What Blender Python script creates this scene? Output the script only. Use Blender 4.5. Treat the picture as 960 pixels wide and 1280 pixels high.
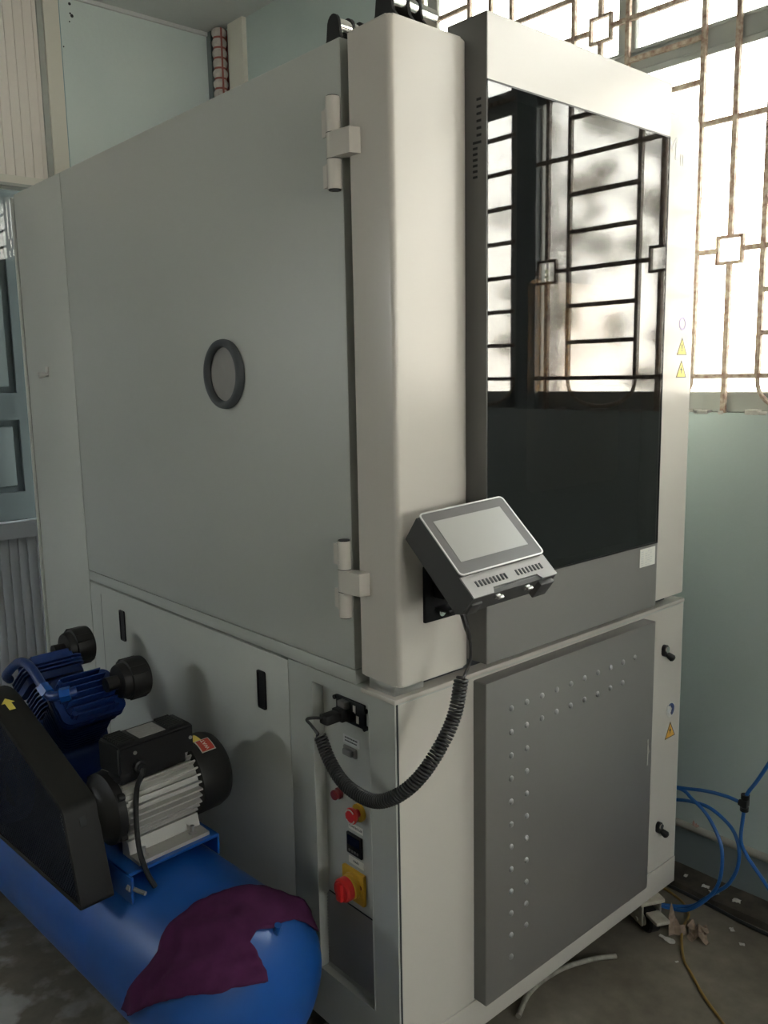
import bpy, bmesh, math, random
from mathutils import Vector, Matrix, geometry, noise
random.seed(4)
PI = math.pi
R = math.radians
scene = bpy.context.scene
for o in list(bpy.data.objects):
    bpy.data.objects.remove(o)

# ------------------------------------------------------------------ camera
F_PX = 1073.255
YAW, PITCH, ROLL = 0.725413212, 0.157512626, -0.0185770665
cam_data = bpy.data.cameras.new('camera')
cam = bpy.data.objects.new('camera', cam_data)
scene.collection.objects.link(cam)
cam_data.sensor_fit = 'VERTICAL'
cam_data.sensor_height = 36.0
cam_data.sensor_width = 27.0
cam_data.lens = F_PX / 1280 * 36.0
cam_data.clip_start = 0.02
fw = Vector((math.sin(YAW)*math.cos(PITCH), math.cos(YAW)*math.cos(PITCH), -math.sin(PITCH)))
rt = Vector((math.cos(YAW), -math.sin(YAW), 0))
up = rt.cross(fw)
r2 = math.cos(ROLL)*rt + math.sin(ROLL)*up
u2 = -math.sin(ROLL)*rt + math.cos(ROLL)*up
m = Matrix.Identity(4)
for i in range(3):
    m[i][0] = r2[i]; m[i][1] = u2[i]; m[i][2] = -fw[i]
m.translation = Vector((-1.03533744, -1.16053903, 1.54875901))
cam.matrix_world = m
scene.camera = cam

# ------------------------------------------------------------------ sky and exposure
world = bpy.data.worlds.new('overcast_sky')
scene.world = world
world.use_nodes = True
wn = world.node_tree
wn.nodes.clear()
wo = wn.nodes.new('ShaderNodeOutputWorld')
bg = wn.nodes.new('ShaderNodeBackground')
tc = wn.nodes.new('ShaderNodeTexCoord')
sx = wn.nodes.new('ShaderNodeSeparateXYZ')
cr = wn.nodes.new('ShaderNodeValToRGB')
wn.links.new(tc.outputs['Generated'], sx.inputs[0])
wn.links.new(sx.outputs['Z'], cr.inputs[0])
cr.color_ramp.elements[0].position = 0.0
cr.color_ramp.elements[0].color = (1.0, 0.975, 0.92, 1)
cr.color_ramp.elements[1].position = 0.6
cr.color_ramp.elements[1].color = (0.86, 0.95, 1.0, 1)
# slightly warmer sky over the street side (+X), cooler over the yard (-X)
mrx = wn.nodes.new('ShaderNodeMapRange')
mrx.inputs['From Min'].default_value = -0.8; mrx.inputs['From Max'].default_value = 0.8
wn.links.new(sx.outputs['X'], mrx.inputs['Value'])
mw = wn.nodes.new('ShaderNodeMix'); mw.data_type = 'RGBA'
mw.inputs['A'].default_value = (0.93, 0.97, 1.0, 1); mw.inputs['B'].default_value = (1.0, 0.95, 0.87, 1)
wn.links.new(mrx.outputs[0], mw.inputs['Factor'])
mm = wn.nodes.new('ShaderNodeMix'); mm.data_type = 'RGBA'; mm.blend_type = 'MULTIPLY'; mm.inputs['Factor'].default_value = 1.0
wn.links.new(cr.outputs[0], mm.inputs['A']); wn.links.new(mw.outputs['Result'], mm.inputs['B'])
wn.links.new(mm.outputs['Result'], bg.inputs[0])
bg.inputs[1].default_value = 23.0
wn.links.new(bg.outputs[0], wo.inputs[0])

vs = scene.view_settings
vs.view_transform = 'Standard'
vs.look = 'None'
vs.exposure = -0.16
vs.gamma = 1.0
vs.use_curve_mapping = False

# ------------------------------------------------------------------ helpers
COL = scene.collection

def new_mat(name, col, rough=0.5, metal=0.0, spec=0.5, bump=0.0, bscale=200.0, var=0.0, vscale=6.0, col2=None, coat=0.0, brighten=None):
    m = bpy.data.materials.new(name)
    m.use_nodes = True
    nt = m.node_tree
    b = nt.nodes['Principled BSDF']
    b.inputs['Base Color'].default_value = (*col, 1)
    b.inputs['Roughness'].default_value = rough
    b.inputs['Metallic'].default_value = metal
    b.inputs['Specular IOR Level'].default_value = spec
    b.inputs['Coat Weight'].default_value = coat
    t = nt.nodes.new('ShaderNodeTexCoord')
    if var > 0:
        n = nt.nodes.new('ShaderNodeTexNoise')
        n.inputs['Scale'].default_value = vscale
        n.inputs['Detail'].default_value = 6
        nt.links.new(t.outputs['Object'], n.inputs['Vector'])
        r = nt.nodes.new('ShaderNodeValToRGB')
        c2 = col2 if col2 else tuple(max(0, c*(1-var)) for c in col)
        r.color_ramp.elements[0].position = 0.35
        r.color_ramp.elements[1].position = 0.68
        r.color_ramp.elements[0].color = (*col, 1)
        r.color_ramp.elements[1].color = (*c2, 1)
        nt.links.new(n.outputs['Fac'], r.inputs[0])
        nt.links.new(r.outputs[0], b.inputs['Base Color'])
    if bump > 0:
        n = nt.nodes.new('ShaderNodeTexNoise')
        n.inputs['Scale'].default_value = bscale
        n.inputs['Detail'].default_value = 3
        nt.links.new(t.outputs['Object'], n.inputs['Vector'])
        bp = nt.nodes.new('ShaderNodeBump')
        bp.inputs['Strength'].default_value = bump
        bp.inputs['Distance'].default_value = 0.002
        nt.links.new(n.outputs['Fac'], bp.inputs['Height'])
        nt.links.new(bp.outputs[0], b.inputs['Normal'])
    return m

def finish(bm, name, mat, parent=None, smooth=True, angle=35, recalc=True):
    if recalc:
        bmesh.ops.recalc_face_normals(bm, faces=bm.faces)
    me = bpy.data.meshes.new(name)
    bm.to_mesh(me)
    bm.free()
    me.materials.append(mat)
    if smooth:
        for p in me.polygons:
            p.use_smooth = True
        me.set_sharp_from_angle(angle=R(angle))
    o = bpy.data.objects.new(name, me)
    COL.objects.link(o)
    if parent is not None:
        o.parent = parent
    return o

def tag(o, label=None, cat=None, group=None, kind=None):
    if label: o['label'] = label
    if cat: o['category'] = cat
    if group: o['group'] = group
    if kind: o['kind'] = kind
    return o

def empty(name, label, cat, loc=(0, 0, 0), rz=0.0, group=None):
    o = bpy.data.objects.new(name, None)
    o.empty_display_size = 0.1
    COL.objects.link(o)
    o.location = loc
    o.rotation_euler = (0, 0, rz)
    return tag(o, label, cat, group)

def BM():
    return bmesh.new()

def add_box(bm, x0, x1, y0, y1, z0, z1, bevel=0.0, seg=2, mtx=None):
    r = bmesh.ops.create_cube(bm, size=1.0)
    vs_ = r['verts']
    for v in vs_:
        v.co = Vector(((x0+x1)/2 + v.co.x*(x1-x0), (y0+y1)/2 + v.co.y*(y1-y0), (z0+z1)/2 + v.co.z*(z1-z0)))
    if bevel > 0:
        es = list({e for v in vs_ for e in v.link_edges})
        res = bmesh.ops.bevel(bm, geom=es, offset=bevel, segments=seg, affect='EDGES', profile=0.5)
        vs_ = list({v for f in res['faces'] for v in f.verts} | {v for v in vs_ if v.is_valid})
    if mtx is not None:
        for v in vs_:
            if v.is_valid: v.co = mtx @ v.co
    return vs_

def frame_of(d):
    d = d.normalized()
    a = Vector((0, 0, 1)) if abs(d.z) < 0.9 else Vector((1, 0, 0))
    s = d.cross(a).normalized()
    t = s.cross(d).normalized()
    return s, t

def add_cyl(bm, p0, p1, r0, r1=None, seg=20, cap=True):
    p0 = Vector(p0); p1 = Vector(p1)
    if r1 is None: r1 = r0
    s, t = frame_of(p1-p0)
    A = []; B = []
    for i in range(seg):
        a = 2*PI*i/seg
        d = s*math.cos(a) + t*math.sin(a)
        A.append(bm.verts.new(p0+d*r0)); B.append(bm.verts.new(p1+d*r1))
    for i in range(seg):
        j = (i+1) % seg
        bm.faces.new((A[i], A[j], B[j], B[i]))
    if cap:
        bm.faces.new(A[::-1]); bm.faces.new(B)
    return A+B

def add_lathe(bm, p0, axis, prof, seg=32):
    """prof: list of (distance along axis, radius)"""
    p0 = Vector(p0); axis = Vector(axis).normalized()
    s, t = frame_of(axis)
    rings = []
    for d, r in prof:
        if r < 1e-6:
            rings.append([bm.verts.new(p0+axis*d)])
        else:
            rings.append([bm.verts.new(p0+axis*d+(s*math.cos(2*PI*i/seg)+t*math.sin(2*PI*i/seg))*r) for i in range(seg)])
    for a, b in zip(rings[:-1], rings[1:]):
        for i in range(seg):
            j = (i+1) % seg
            if len(a) == 1 and len(b) == 1: continue
            if len(a) == 1: bm.faces.new((a[0], b[i], b[j]))
            elif len(b) == 1: bm.faces.new((a[i], a[j], b[0]))
            else: bm.faces.new((a[i], a[j], b[j], b[i]))
    for k in (0, -1):
        if len(rings[k]) > 1:
            bm.faces.new(rings[k] if k == -1 else rings[k][::-1])

def catmull(pts, n=8):
    pts = [Vector(p) for p in pts]
    P = [pts[0]*2-pts[1]] + pts + [pts[-1]*2-pts[-2]]
    out = []
    for i in range(1, len(P)-2):
        for k in range(n):
            t = k/n
            a, b, c, d = P[i-1], P[i], P[i+1], P[i+2]
            out.append(0.5*((2*b)+(c-a)*t+(2*a-5*b+4*c-d)*t*t+(3*b-a-3*c+d)*t**3))
    out.append(pts[-1])
    return out

def add_tube(bm, pts, r, seg=10, cap=True):
    pts = [Vector(p) for p in pts]
    rs = r if isinstance(r, (list, tuple)) else [r]*len(pts)
    d0 = (pts[1]-pts[0]).normalized()
    s, t = frame_of(d0)
    prev = None; first = None
    for i, p in enumerate(pts):
        d = (pts[min(i+1, len(pts)-1)]-pts[max(i-1, 0)]).normalized()
        s = (s - d*s.dot(d)).normalized()
        t = d.cross(s).normalized()
        ring = [bm.verts.new(p+(s*math.cos(2*PI*k/seg)+t*math.sin(2*PI*k/seg))*rs[i]) for k in range(seg)]
        if prev:
            for k in range(seg):
                j = (k+1) % seg
                bm.faces.new((prev[k], prev[j], ring[j], ring[k]))
        else: first = ring
        prev = ring
    if cap:
        bm.faces.new(first[::-1]); bm.faces.new(prev)

def add_prism(bm, pts, axis, a0, a1):
    """extrude polygon (2D) along axis; for 'x': pts are (y,z); 'y': (x,z); 'z': (x,y)"""
    def P(p, a):
        return {'x': (a, p[0], p[1]), 'y': (p[0], a, p[1]), 'z': (p[0], p[1], a)}[axis]
    A = [bm.verts.new(P(p, a0)) for p in pts]
    B = [bm.verts.new(P(p, a1)) for p in pts]
    n = len(pts)
    for i in range(n):
        j = (i+1) % n
        bm.faces.new((A[i], A[j], B[j], B[i]))
    bm.faces.new(A[::-1]); bm.faces.new(B)
    return A+B

def add_ring_prism(bm, outer, inner, axis, a0, a1):
    """closed ring band between two polygons with the same count"""
    def P(p, a):
        return {'x': (a, p[0], p[1]), 'y': (p[0], a, p[1]), 'z': (p[0], p[1], a)}[axis]
    n = len(outer)
    V = [[bm.verts.new(P(p, a)) for p in q] for q in (outer, inner) for a in (a0, a1)]
    o0, o1, i0, i1 = V
    for i in range(n):
        j = (i+1) % n
        bm.faces.new((o0[i], o0[j], o1[j], o1[i]))
        bm.faces.new((i0[j], i0[i], i1[i], i1[j]))
        bm.faces.new((o0[j], o0[i], i0[i], i0[j]))
        bm.faces.new((o1[i], o1[j], i1[j], i1[i]))

def rrect(x0, x1, y0, y1, r, n=5):
    pts = []
    for cx, cy, a0 in ((x1-r, y1-r, 0), (x0+r, y1-r, 90), (x0+r, y0+r, 180), (x1-r, y0+r, 270)):
        for k in range(n+1):
            a = R(a0+90*k/n)
            pts.append((cx+r*math.cos(a), cy+r*math.sin(a)))
    return pts

def circ(cx, cy, r, n=32):
    return [(cx+r*math.cos(2*PI*k/n), cy+r*math.sin(2*PI*k/n)) for k in range(n)]

def simple(name, mat, parent, *boxes, bevel=0.0, seg=2, smooth=True):
    bm = BM()
    for b in boxes:
        add_box(bm, *b, bevel=bevel, seg=seg)
    return finish(bm, name, mat, parent, smooth)

def text_obj(name, s, size, mat, parent, mtx, ext=0.0003, sx=1.0):
    c = bpy.data.curves.new(name, 'FONT')
    c.body = s; c.size = size; c.extrude = ext
    c.align_x = 'CENTER'; c.align_y = 'CENTER'
    tmp = bpy.data.objects.new('tmp', c)
    COL.objects.link(tmp)
    dg = bpy.context.evaluated_depsgraph_get()
    me = bpy.data.meshes.new_from_object(tmp.evaluated_get(dg))
    bpy.data.objects.remove(tmp)
    me.name = name
    me.materials.clear(); me.materials.append(mat)
    me.transform(Matrix.Diagonal((sx, 1, 1, 1)))
    me.transform(mtx)
    o = bpy.data.objects.new(name, me)
    COL.objects.link(o)
    o.parent = parent
    return o

def basis(o, x, y, z):
    m = Matrix.Identity(4)
    for i in range(3):
        m[i][0] = x[i]; m[i][1] = y[i]; m[i][2] = z[i]; m[i][3] = o[i]
    return m

def on_side(x, y, z):      # faces -X, reading direction goes towards -Y
    return basis((x, y, z), (0, -1, 0), (0, 0, 1), (-1, 0, 0))

def on_front(x, y, z):     # faces -Y
    return basis((x, y, z), (1, 0, 0), (0, 0, 1), (0, -1, 0))

# ------------------------------------------------------------------ materials
M_BODY = new_mat('chamber_paint_shaded', (0.44, 0.452, 0.412), 0.40, bump=0.12, bscale=900, var=0.03, vscale=2)  # side copy of the chamber paint, with the side's shade put in
M_WHITE = new_mat('chamber_paint_lit', (0.58, 0.54, 0.48), 0.24, bump=0.05, bscale=900)  # same chamber paint, lighter and warmer copy for the lit front
M_GREY = new_mat('metallic_grey_paint', (0.250, 0.236, 0.222), 0.30, metal=0.35, bump=0.1, bscale=1200)
M_STUD = new_mat('stud_grey_paint', (0.30, 0.295, 0.285), 0.4)
M_GREYD = new_mat('dark_grey_paint', (0.17, 0.168, 0.16), 0.45, bump=0.1, bscale=1200)
M_GAP = new_mat('black_rubber_and_gap_shade', (0.02, 0.022, 0.024), 0.7)  # for seals and belt, and for the shade inside gaps and slots
M_BLACK = new_mat('black_plastic', (0.010, 0.010, 0.011), 0.42, spec=0.3, bump=0.1, bscale=800)
M_BLACKR = new_mat('black_matt_plastic', (0.014, 0.0135, 0.013), 0.5, spec=0.3, bump=0.15, bscale=600)
M_CABLE = new_mat('black_cable_rubber', (0.012, 0.012, 0.012), 0.45)
M_RING = new_mat('porthole_grey_rubber', (0.055, 0.062, 0.066), 0.5)
M_PORT = new_mat('porthole_matt_disc', (0.30, 0.285, 0.265), 0.35, var=0.12, vscale=20)
M_CHROME = new_mat('chrome', (0.75, 0.74, 0.72), 0.18, metal=1.0)
M_RIMM = new_mat('satin_metal_rim', (0.55, 0.54, 0.52), 0.4, metal=0.6)
M_STEEL = new_mat('brushed_steel', (0.50, 0.49, 0.47), 0.35, metal=0.9, bump=0.1, bscale=500)
M_LABEL = new_mat('white_label', (0.75, 0.73, 0.66), 0.5, var=0.06, vscale=90)
M_INK = new_mat('black_print', (0.03, 0.03, 0.03), 0.5)
M_INKG = new_mat('pale_grey_print', (0.56, 0.56, 0.55), 0.5)
M_YEL = new_mat('yellow_plate', (0.62, 0.36, 0.03), 0.42)
M_YSTICK = new_mat('yellow_sticker', (0.80, 0.66, 0.12), 0.45)
M_OSTICK = new_mat('orange_sticker', (0.72, 0.38, 0.06), 0.45)
M_RED = new_mat('red_knob', (0.50, 0.02, 0.02), 0.3)
M_DRED = new_mat('dark_red_button', (0.16, 0.008, 0.012), 0.3)
M_SBLUE = new_mat('sticker_blue', (0.03, 0.05, 0.16), 0.4)
M_PURP = new_mat('sticker_violet_print', (0.30, 0.25, 0.42), 0.4)
M_BLUE = new_mat('compressor_blue_paint', (0.006, 0.085, 0.38), 0.36, bump=0.15, bscale=40, var=0.25, vscale=5, col2=(0.012, 0.075, 0.27))
M_DBLUE = new_mat('dark_blue_cast_paint', (0.007, 0.035, 0.17), 0.42, bump=0.5, bscale=120, var=0.3, vscale=12)
M_ALU = new_mat('cast_aluminium', (0.52, 0.505, 0.465), 0.42, metal=0.25, bump=0.2, bscale=300)
M_TOWEL = new_mat('purple_towel_cloth', (0.085, 0.020, 0.070), 0.95, spec=0.15, bump=1.0, bscale=900, var=0.25, vscale=30)
M_HOSE = new_mat('blue_air_hose', (0.012, 0.10, 0.34), 0.35)
M_YCAB = new_mat('yellow_cable', (0.30, 0.19, 0.045), 0.5, var=0.3, vscale=30)
M_TUBE = new_mat('dirty_white_tube', (0.36, 0.33, 0.27), 0.55, var=0.35, vscale=60)
M_RUST = new_mat('weathered_iron_grille', (0.50, 0.42, 0.32), 0.6, var=0.5, vscale=60, col2=(0.22, 0.12, 0.085), bump=0.5, bscale=150)  # rust-mottled cream; base colour lightened to stand in for window glare
M_WFRAME = new_mat('window_frame_grey_paint', (0.40, 0.41, 0.37), 0.5, var=0.12, vscale=10)
M_ALUF = new_mat('cream_aluminium_profile', (0.70, 0.67, 0.58), 0.45)
M_TEAL = new_mat('teal_strip', (0.20, 0.33, 0.34), 0.5)
M_PVC = new_mat('white_pvc_boards', (0.80, 0.82, 0.90), 0.30)
M_PVCW = new_mat('warm_white_pvc_boards', (0.80, 0.74, 0.67), 0.35)
M_DOORP = new_mat('grey_blue_door_paint', (0.13, 0.15, 0.165), 0.35)
M_CEIL = new_mat('ceiling_grey_plaster', (0.62, 0.63, 0.61), 0.8, var=0.1, vscale=3)
M_CASTER = new_mat('dirty_white_caster', (0.42, 0.38, 0.31), 0.5, var=0.3, vscale=40)
M_PAPER = new_mat('crumpled_brown_paper', (0.30, 0.22, 0.16), 0.9, var=0.4, vscale=60)
M_SCRAP = new_mat('white_paper_scrap', (0.60, 0.58, 0.53), 0.9, var=0.2, vscale=80)
M_PINK = new_mat('pink_paper', (0.42, 0.27, 0.24), 0.9)
M_LEAF = new_mat('green_leaves', (0.10, 0.10, 0.03), 0.6, var=0.4, vscale=3, col2=(0.22, 0.14, 0.05))
M_BARK = new_mat('grey_bark', (0.06, 0.045, 0.035), 0.9, bump=1, bscale=20)
M_CONDUIT = new_mat('white_corrugated_conduit', (0.55, 0.50, 0.45), 0.5, var=0.3, vscale=40)
M_REDT = new_mat('red_brown_tape', (0.30, 0.09, 0.07), 0.6)
M_RAIL = new_mat('cream_skirting_ledge', (0.40, 0.385, 0.33), 0.6, var=0.2, vscale=15)

def wall_mat(name, c1, c2, dirt=0.0):
    m = new_mat(name, c1, 0.5, bump=0.25, bscale=60, var=0.12, vscale=1.6, col2=c2)
    return m
M_WALL = wall_mat('pale_cyan_wall_paint', (0.52, 0.60, 0.565), (0.46, 0.54, 0.51))
M_WALLB = wall_mat('brightened_wall_paint', (0.66, 0.73, 0.69), (0.58, 0.66, 0.635))  # lighter copy of the wall paint, makes up for weak light there
M_WALLF = wall_mat('dark_unseen_wall_paint', (0.30, 0.31, 0.29), (0.25, 0.26, 0.24))  # for the unseen left and front walls, kept dark to cut bounced light
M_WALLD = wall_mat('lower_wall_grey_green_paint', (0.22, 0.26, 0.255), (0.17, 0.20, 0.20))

def floor_mat():
    m = bpy.data.materials.new('stained_concrete_floor')
    m.use_nodes = True
    nt = m.node_tree; b = nt.nodes['Principled BSDF']
    t = nt.nodes.new('ShaderNodeTexCoord')
    n1 = nt.nodes.new('ShaderNodeTexNoise'); n1.inputs['Scale'].default_value = 3.2; n1.inputs['Detail'].default_value = 10; n1.inputs['Roughness'].default_value = 0.65
    n2 = nt.nodes.new('ShaderNodeTexNoise'); n2.inputs['Scale'].default_value = 22; n2.inputs['Detail'].default_value = 8
    n3 = nt.nodes.new('ShaderNodeTexNoise'); n3.inputs['Scale'].default_value = 9; n3.inputs['Detail'].default_value = 5
    for n in (n1, n2, n3): nt.links.new(t.outputs['Object'], n.inputs['Vector'])
    r1 = nt.nodes.new('ShaderNodeValToRGB')
    r1.color_ramp.elements[0].position = 0.3; r1.color_ramp.elements[0].color = (0.15, 0.125, 0.09, 1)
    r1.color_ramp.elements[1].position = 0.75; r1.color_ramp.elements[1].color = (0.30, 0.265, 0.205, 1)
    nt.links.new(n1.outputs['Fac'], r1.inputs[0])
    r2 = nt.nodes.new('ShaderNodeValToRGB')
    r2.color_ramp.elements[0].position = 0.50; r2.color_ramp.elements[0].color = (0, 0, 0, 1)
    r2.color_ramp.elements[1].position = 0.60; r2.color_ramp.elements[1].color = (1, 1, 1, 1)
    nt.links.new(n3.outputs['Fac'], r2.inputs[0])
    # white plaster splashes lie on the left-hand part of the floor (x < -0.3)
    sp = nt.nodes.new('ShaderNodeSeparateXYZ'); nt.links.new(t.outputs['Object'], sp.inputs[0])
    mr = nt.nodes.new('ShaderNodeMapRange'); mr.inputs['From Min'].default_value = -0.15; mr.inputs['From Max'].default_value = -0.6
    nt.links.new(sp.outputs['X'], mr.inputs['Value'])
    mul = nt.nodes.new('ShaderNodeMath'); mul.operation = 'MULTIPLY'
    nt.links.new(r2.outputs[0], mul.inputs[0]); nt.links.new(mr.outputs[0], mul.inputs[1])
    mix = nt.nodes.new('ShaderNodeMix'); mix.data_type = 'RGBA'
    mix.inputs['B'].default_value = (0.62, 0.61, 0.56, 1)
    nt.links.new(mul.outputs[0], mix.inputs['Factor']); nt.links.new(r1.outputs[0], mix.inputs['A'])
    mix2 = nt.nodes.new('ShaderNodeMix'); mix2.data_type = 'RGBA'; mix2.blend_type = 'MULTIPLY'; mix2.inputs['Factor'].default_value = 0.5
    nt.links.new(mix.outputs['Result'], mix2.inputs['A']); nt.links.new(n2.outputs['Fac'], mix2.inputs['B'])
    nt.links.new(mix2.outputs['Result'], b.inputs['Base Color'])
    b.inputs['Roughness'].default_value = 0.8
    bp = nt.nodes.new('ShaderNodeBump'); bp.inputs['Strength'].default_value = 0.4; bp.inputs['Distance'].default_value = 0.004
    nt.links.new(n2.outputs['Fac'], bp.inputs['Height']); nt.links.new(bp.outputs[0], b.inputs['Normal'])
    return m
M_FLOOR = floor_mat()

def glass_mat(name, rough, tint=(1, 1, 1), ior=1.45):
    m = bpy.data.materials.new(name); m.use_nodes = True
    b = m.node_tree.nodes['Principled BSDF']
    b.inputs['Base Color'].default_value = (*tint, 1)
    b.inputs['Roughness'].default_value = rough
    b.inputs['IOR'].default_value = ior
    b.inputs['Transmission Weight'].default_value = 1.0
    return m
M_FROST = glass_mat('frosted_window_glass', 0.12, (0.97, 0.98, 0.97))
M_CLEAR = glass_mat('clear_pane_glass', 0.0, (0.93, 0.97, 0.97))

def dark_glass():
    m = bpy.data.materials.new('dark_tinted_glass'); m.use_nodes = True
    b = m.node_tree.nodes['Principled BSDF']
    b.inputs['Base Color'].default_value = (0.004, 0.0045, 0.005, 1)
    b.inputs['Roughness'].default_value = 0.02
    b.inputs['IOR'].default_value = 1.8
    return m
M_DGLASS = dark_glass()
nt_ = M_DGLASS.node_tree
tr_ = nt_.nodes.new('ShaderNodeBsdfTransparent'); tr_.inputs[0].default_value = (0.95, 0.95, 0.95, 1)
mx_ = nt_.nodes.new('ShaderNodeMixShader'); mx_.inputs[0].default_value = 0.34
nt_.links.new(nt_.nodes['Principled BSDF'].outputs[0], mx_.inputs[1]); nt_.links.new(tr_.outputs[0], mx_.inputs[2])
nt_.links.new(mx_.outputs[0], nt_.nodes['Material Output'].inputs[0])
M_AMBER = new_mat('amber_coated_inner_glass', (0.75, 0.45, 0.20), 0.03, metal=1.0)
M_SCREEN = new_mat('grey_lcd_screen', (0.40, 0.39, 0.365), 0.22, spec=0.4)
M_DISP = new_mat('dark_display', (0.01, 0.008, 0.012), 0.15)

# ------------------------------------------------------------------ room
XW, YB, ZC = 1.2766, 2.5837, 3.14
XL, YF = -3.4, -4.2
def struct(name, mat, boxes, bevel=0.0):
    o = simple(name, mat, None, *boxes, bevel=bevel, smooth=False)
    o['kind'] = 'structure'
    return o
struct('floor', M_FLOOR, [(XL-.2, XW+.25, YF-.2, YB+1.6, -0.15, 0)])
struct('ceiling', M_CEIL, [(XL-.2, XW+.25, YF-.2, YB+1.6, ZC, ZC+0.15)])
TH = 0.2
ZS, ZT = 1.4285, 2.95
W1 = (-0.79, 1.335); W2 = (-2.12, -0.87)
struct('wall_right', M_WALL, [
    (XW, XW+TH, YF, YB+TH, 0.16, ZS),
    (XW, XW+TH, YF, YB+TH, ZT, ZC),
    (XW, XW+TH, W1[1], YB+TH, ZS, ZT),
    (XW, XW+TH, YF, W2[0], ZS, ZT)])
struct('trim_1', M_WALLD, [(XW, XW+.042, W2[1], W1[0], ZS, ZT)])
struct('baseboard_right', M_WALLD, [(XW+.004, XW+TH, YF, YB+TH, 0.0, 0.16)])
# rounded cream ledge running along the wall
bm = BM(); add_cyl(bm, (XW+.002, YF, 0.165), (XW+.002, YB, 0.165), 0.013, seg=12)
o = finish(bm, 'trim_2', M_RAIL); o['kind'] = 'structure'
# rough kerb of dirt-dark mortar at the foot of the wall
M_KERB = new_mat('dirty_mortar', (0.075, 0.062, 0.048), 0.9, bump=1.0, bscale=40, var=0.5, vscale=25)
bm = BM(); n = 60
prof = [(1.19, 0.0), (1.195, 0.018), (1.24, 0.024), (1.2806, 0.03), (1.2806, 0.0)]
prev = None
for i in range(n+1):
    y = -3.0 + 4.2*i/n
    j = noise.noise(Vector((y*6, 0, 0)))*0.006; k = noise.noise(Vector((y*9, 3, 0)))*0.006
    ring = [bm.verts.new((p[0]+(j if q < 3 else 0), y, p[1]+(k if p[1] > 0 else 0))) for q, p in enumerate(prof)]
    if prev:
        for a in range(4): bm.faces.new((prev[a], prev[a+1], ring[a+1], ring[a]))
    prev = ring
o = finish(bm, 'trim_3', M_KERB); o['kind'] = 'structure'
# back wall: plastered part in the brightened paint, then the partition on the left
PX0 = 0.527
struct('wall_back', M_WALLB, [(PX0, XW+TH, YB, YB+0.12, 0, ZC)])
struct('wall_front', M_WALLF, [(XL-.2, -.85, YF-.15, YF, 0, ZC), (.25, XW+TH, YF-.15, YF, 0, ZC), (-.85, .25, YF-.15, YF, 0, 1.35), (-.85, .25, YF-.15, YF, 2.25, ZC)])  # unseen window opening added to light the back wall and chamber front
# left wall; unseen high opening, placed and sized to light the chamber side
struct('wall_left', M_WALLF, [(XL-.15, XL, YF, 1.70, 0, ZC), (XL-.15, XL, 2.5, YB+1.5, 0, ZC), (XL-.15, XL, 1.70, 2.5, 2.25, ZC), (XL-.15, XL, 1.70, 2.5, 0, 1.65)])
struct('wall_corridor', M_WALLB, [(XL, PX0+.6, YB+1.5, YB+1.6, 0, ZC)])

# corner: narrow grey recess, conduit, cream pillar
struct('trim_4', M_WALLD, [(1.232, XW, 2.548, YB, 0, ZC)])
struct('trim_5', M_ALUF, [(XW-.022, XW, 2.315, 2.435, 0, ZC)])
t = empty('corrugated_conduit', 'white corrugated conduit with red-brown tape climbing the room corner', 'conduit', (1.243, 2.492, 1.6))
bm = BM(); z = 0.0; pr = []
while z < 1.53:
    pr += [(z, 0.027), (z+0.012, 0.034), (z+0.026, 0.034), (z+0.036, 0.027)]; z += 0.044
add_lathe(bm, (0, 0, 0), (0, 0, 1), pr, 20); finish(bm, 'corrugated_tube', M_CONDUIT, t)
bm = BM()
for k in range(34):
    add_cyl(bm, (0, 0, 0.036+k*0.044), (0, 0, 0.044+k*0.044), 0.0285, seg=20)
add_box(bm, 0.0285, 0.0325, -0.02, -0.008, 0, 1.53)
add_box(bm, -0.012, -0.004, -0.0345, -0.0305, 0, 1.53)
finish(bm, 'tape', M_REDT, t)

# drilled holes in the back wall
for k, (hx, hz, hr) in enumerate([(.583, 3.105, .006), (.590, 3.060, .007), (.583, 3.068, .004), (.578, 3.035, .003), (.545, 2.93, .003)]):
    bm = BM(); add_cyl(bm, (hx, YB-.0008, hz), (hx, YB+.002, hz), hr, seg=10); o = finish(bm, 'trim_%d' % (14+k), M_GAP); o['kind'] = 'structure'
# ceiling cornice line
struct('trim_6', M_CEIL, [(PX0, XW, YB-.012, YB, ZC-.016, ZC)])

# ---- partition at the left of the back wall
part_top = 2.333
struct('trim_7', M_ALUF, [(0.458, 0.522, YB-.03, YB+.05, 0, ZC)])
struct('trim_8', M_TEAL, [(0.522, 0.533, YB-.012, YB+.05, 0, ZC)])
def pvc(name, mat, x0, x1, z0, z1, w, y):
    root = bpy.data.objects.new(name, None); COL.objects.link(root); root['kind'] = 'structure'
    root.location = (x0, y, z0)
    bm = BM(); pts = rrect(0, w-.0015, 0, .012, .003, 2)
    add_prism(bm, pts, 'z', 0, z1-z0)
    add_prism(bm, [(w-.008, .004), (w+.002, .004), (w+.002, .009), (w-.008, .009)], 'z', 0, z1-z0)
    p = finish(bm, 'board', mat, root)
    k = 0; x = 0
    while x0+x+w <= x1+.001:
        o = p if k == 0 else p.copy()
        if k: COL.objects.link(o); o.parent = root
        o.location = (x, 0, 0); x += w; k += 1
    return root
pvc('wall_partition_lower', M_PVC, 0.458-0.0385*36, 0.458, 0.0, 0.894, 0.0385, YB)
pvc('wall_partition_upper', M_PVCW, 0.458-0.0385*36, 0.458, part_top+.03, ZC, 0.0385, YB-.005)
struct('trim_9', M_PVC, [(-1.1, 0.458, YB-.02, YB+.04, 0.894, 0.962)])
struct('trim_10', M_ALUF, [(-1.1, 0.458, YB-.10, YB+.04, part_top, part_top+.03)])
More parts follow.
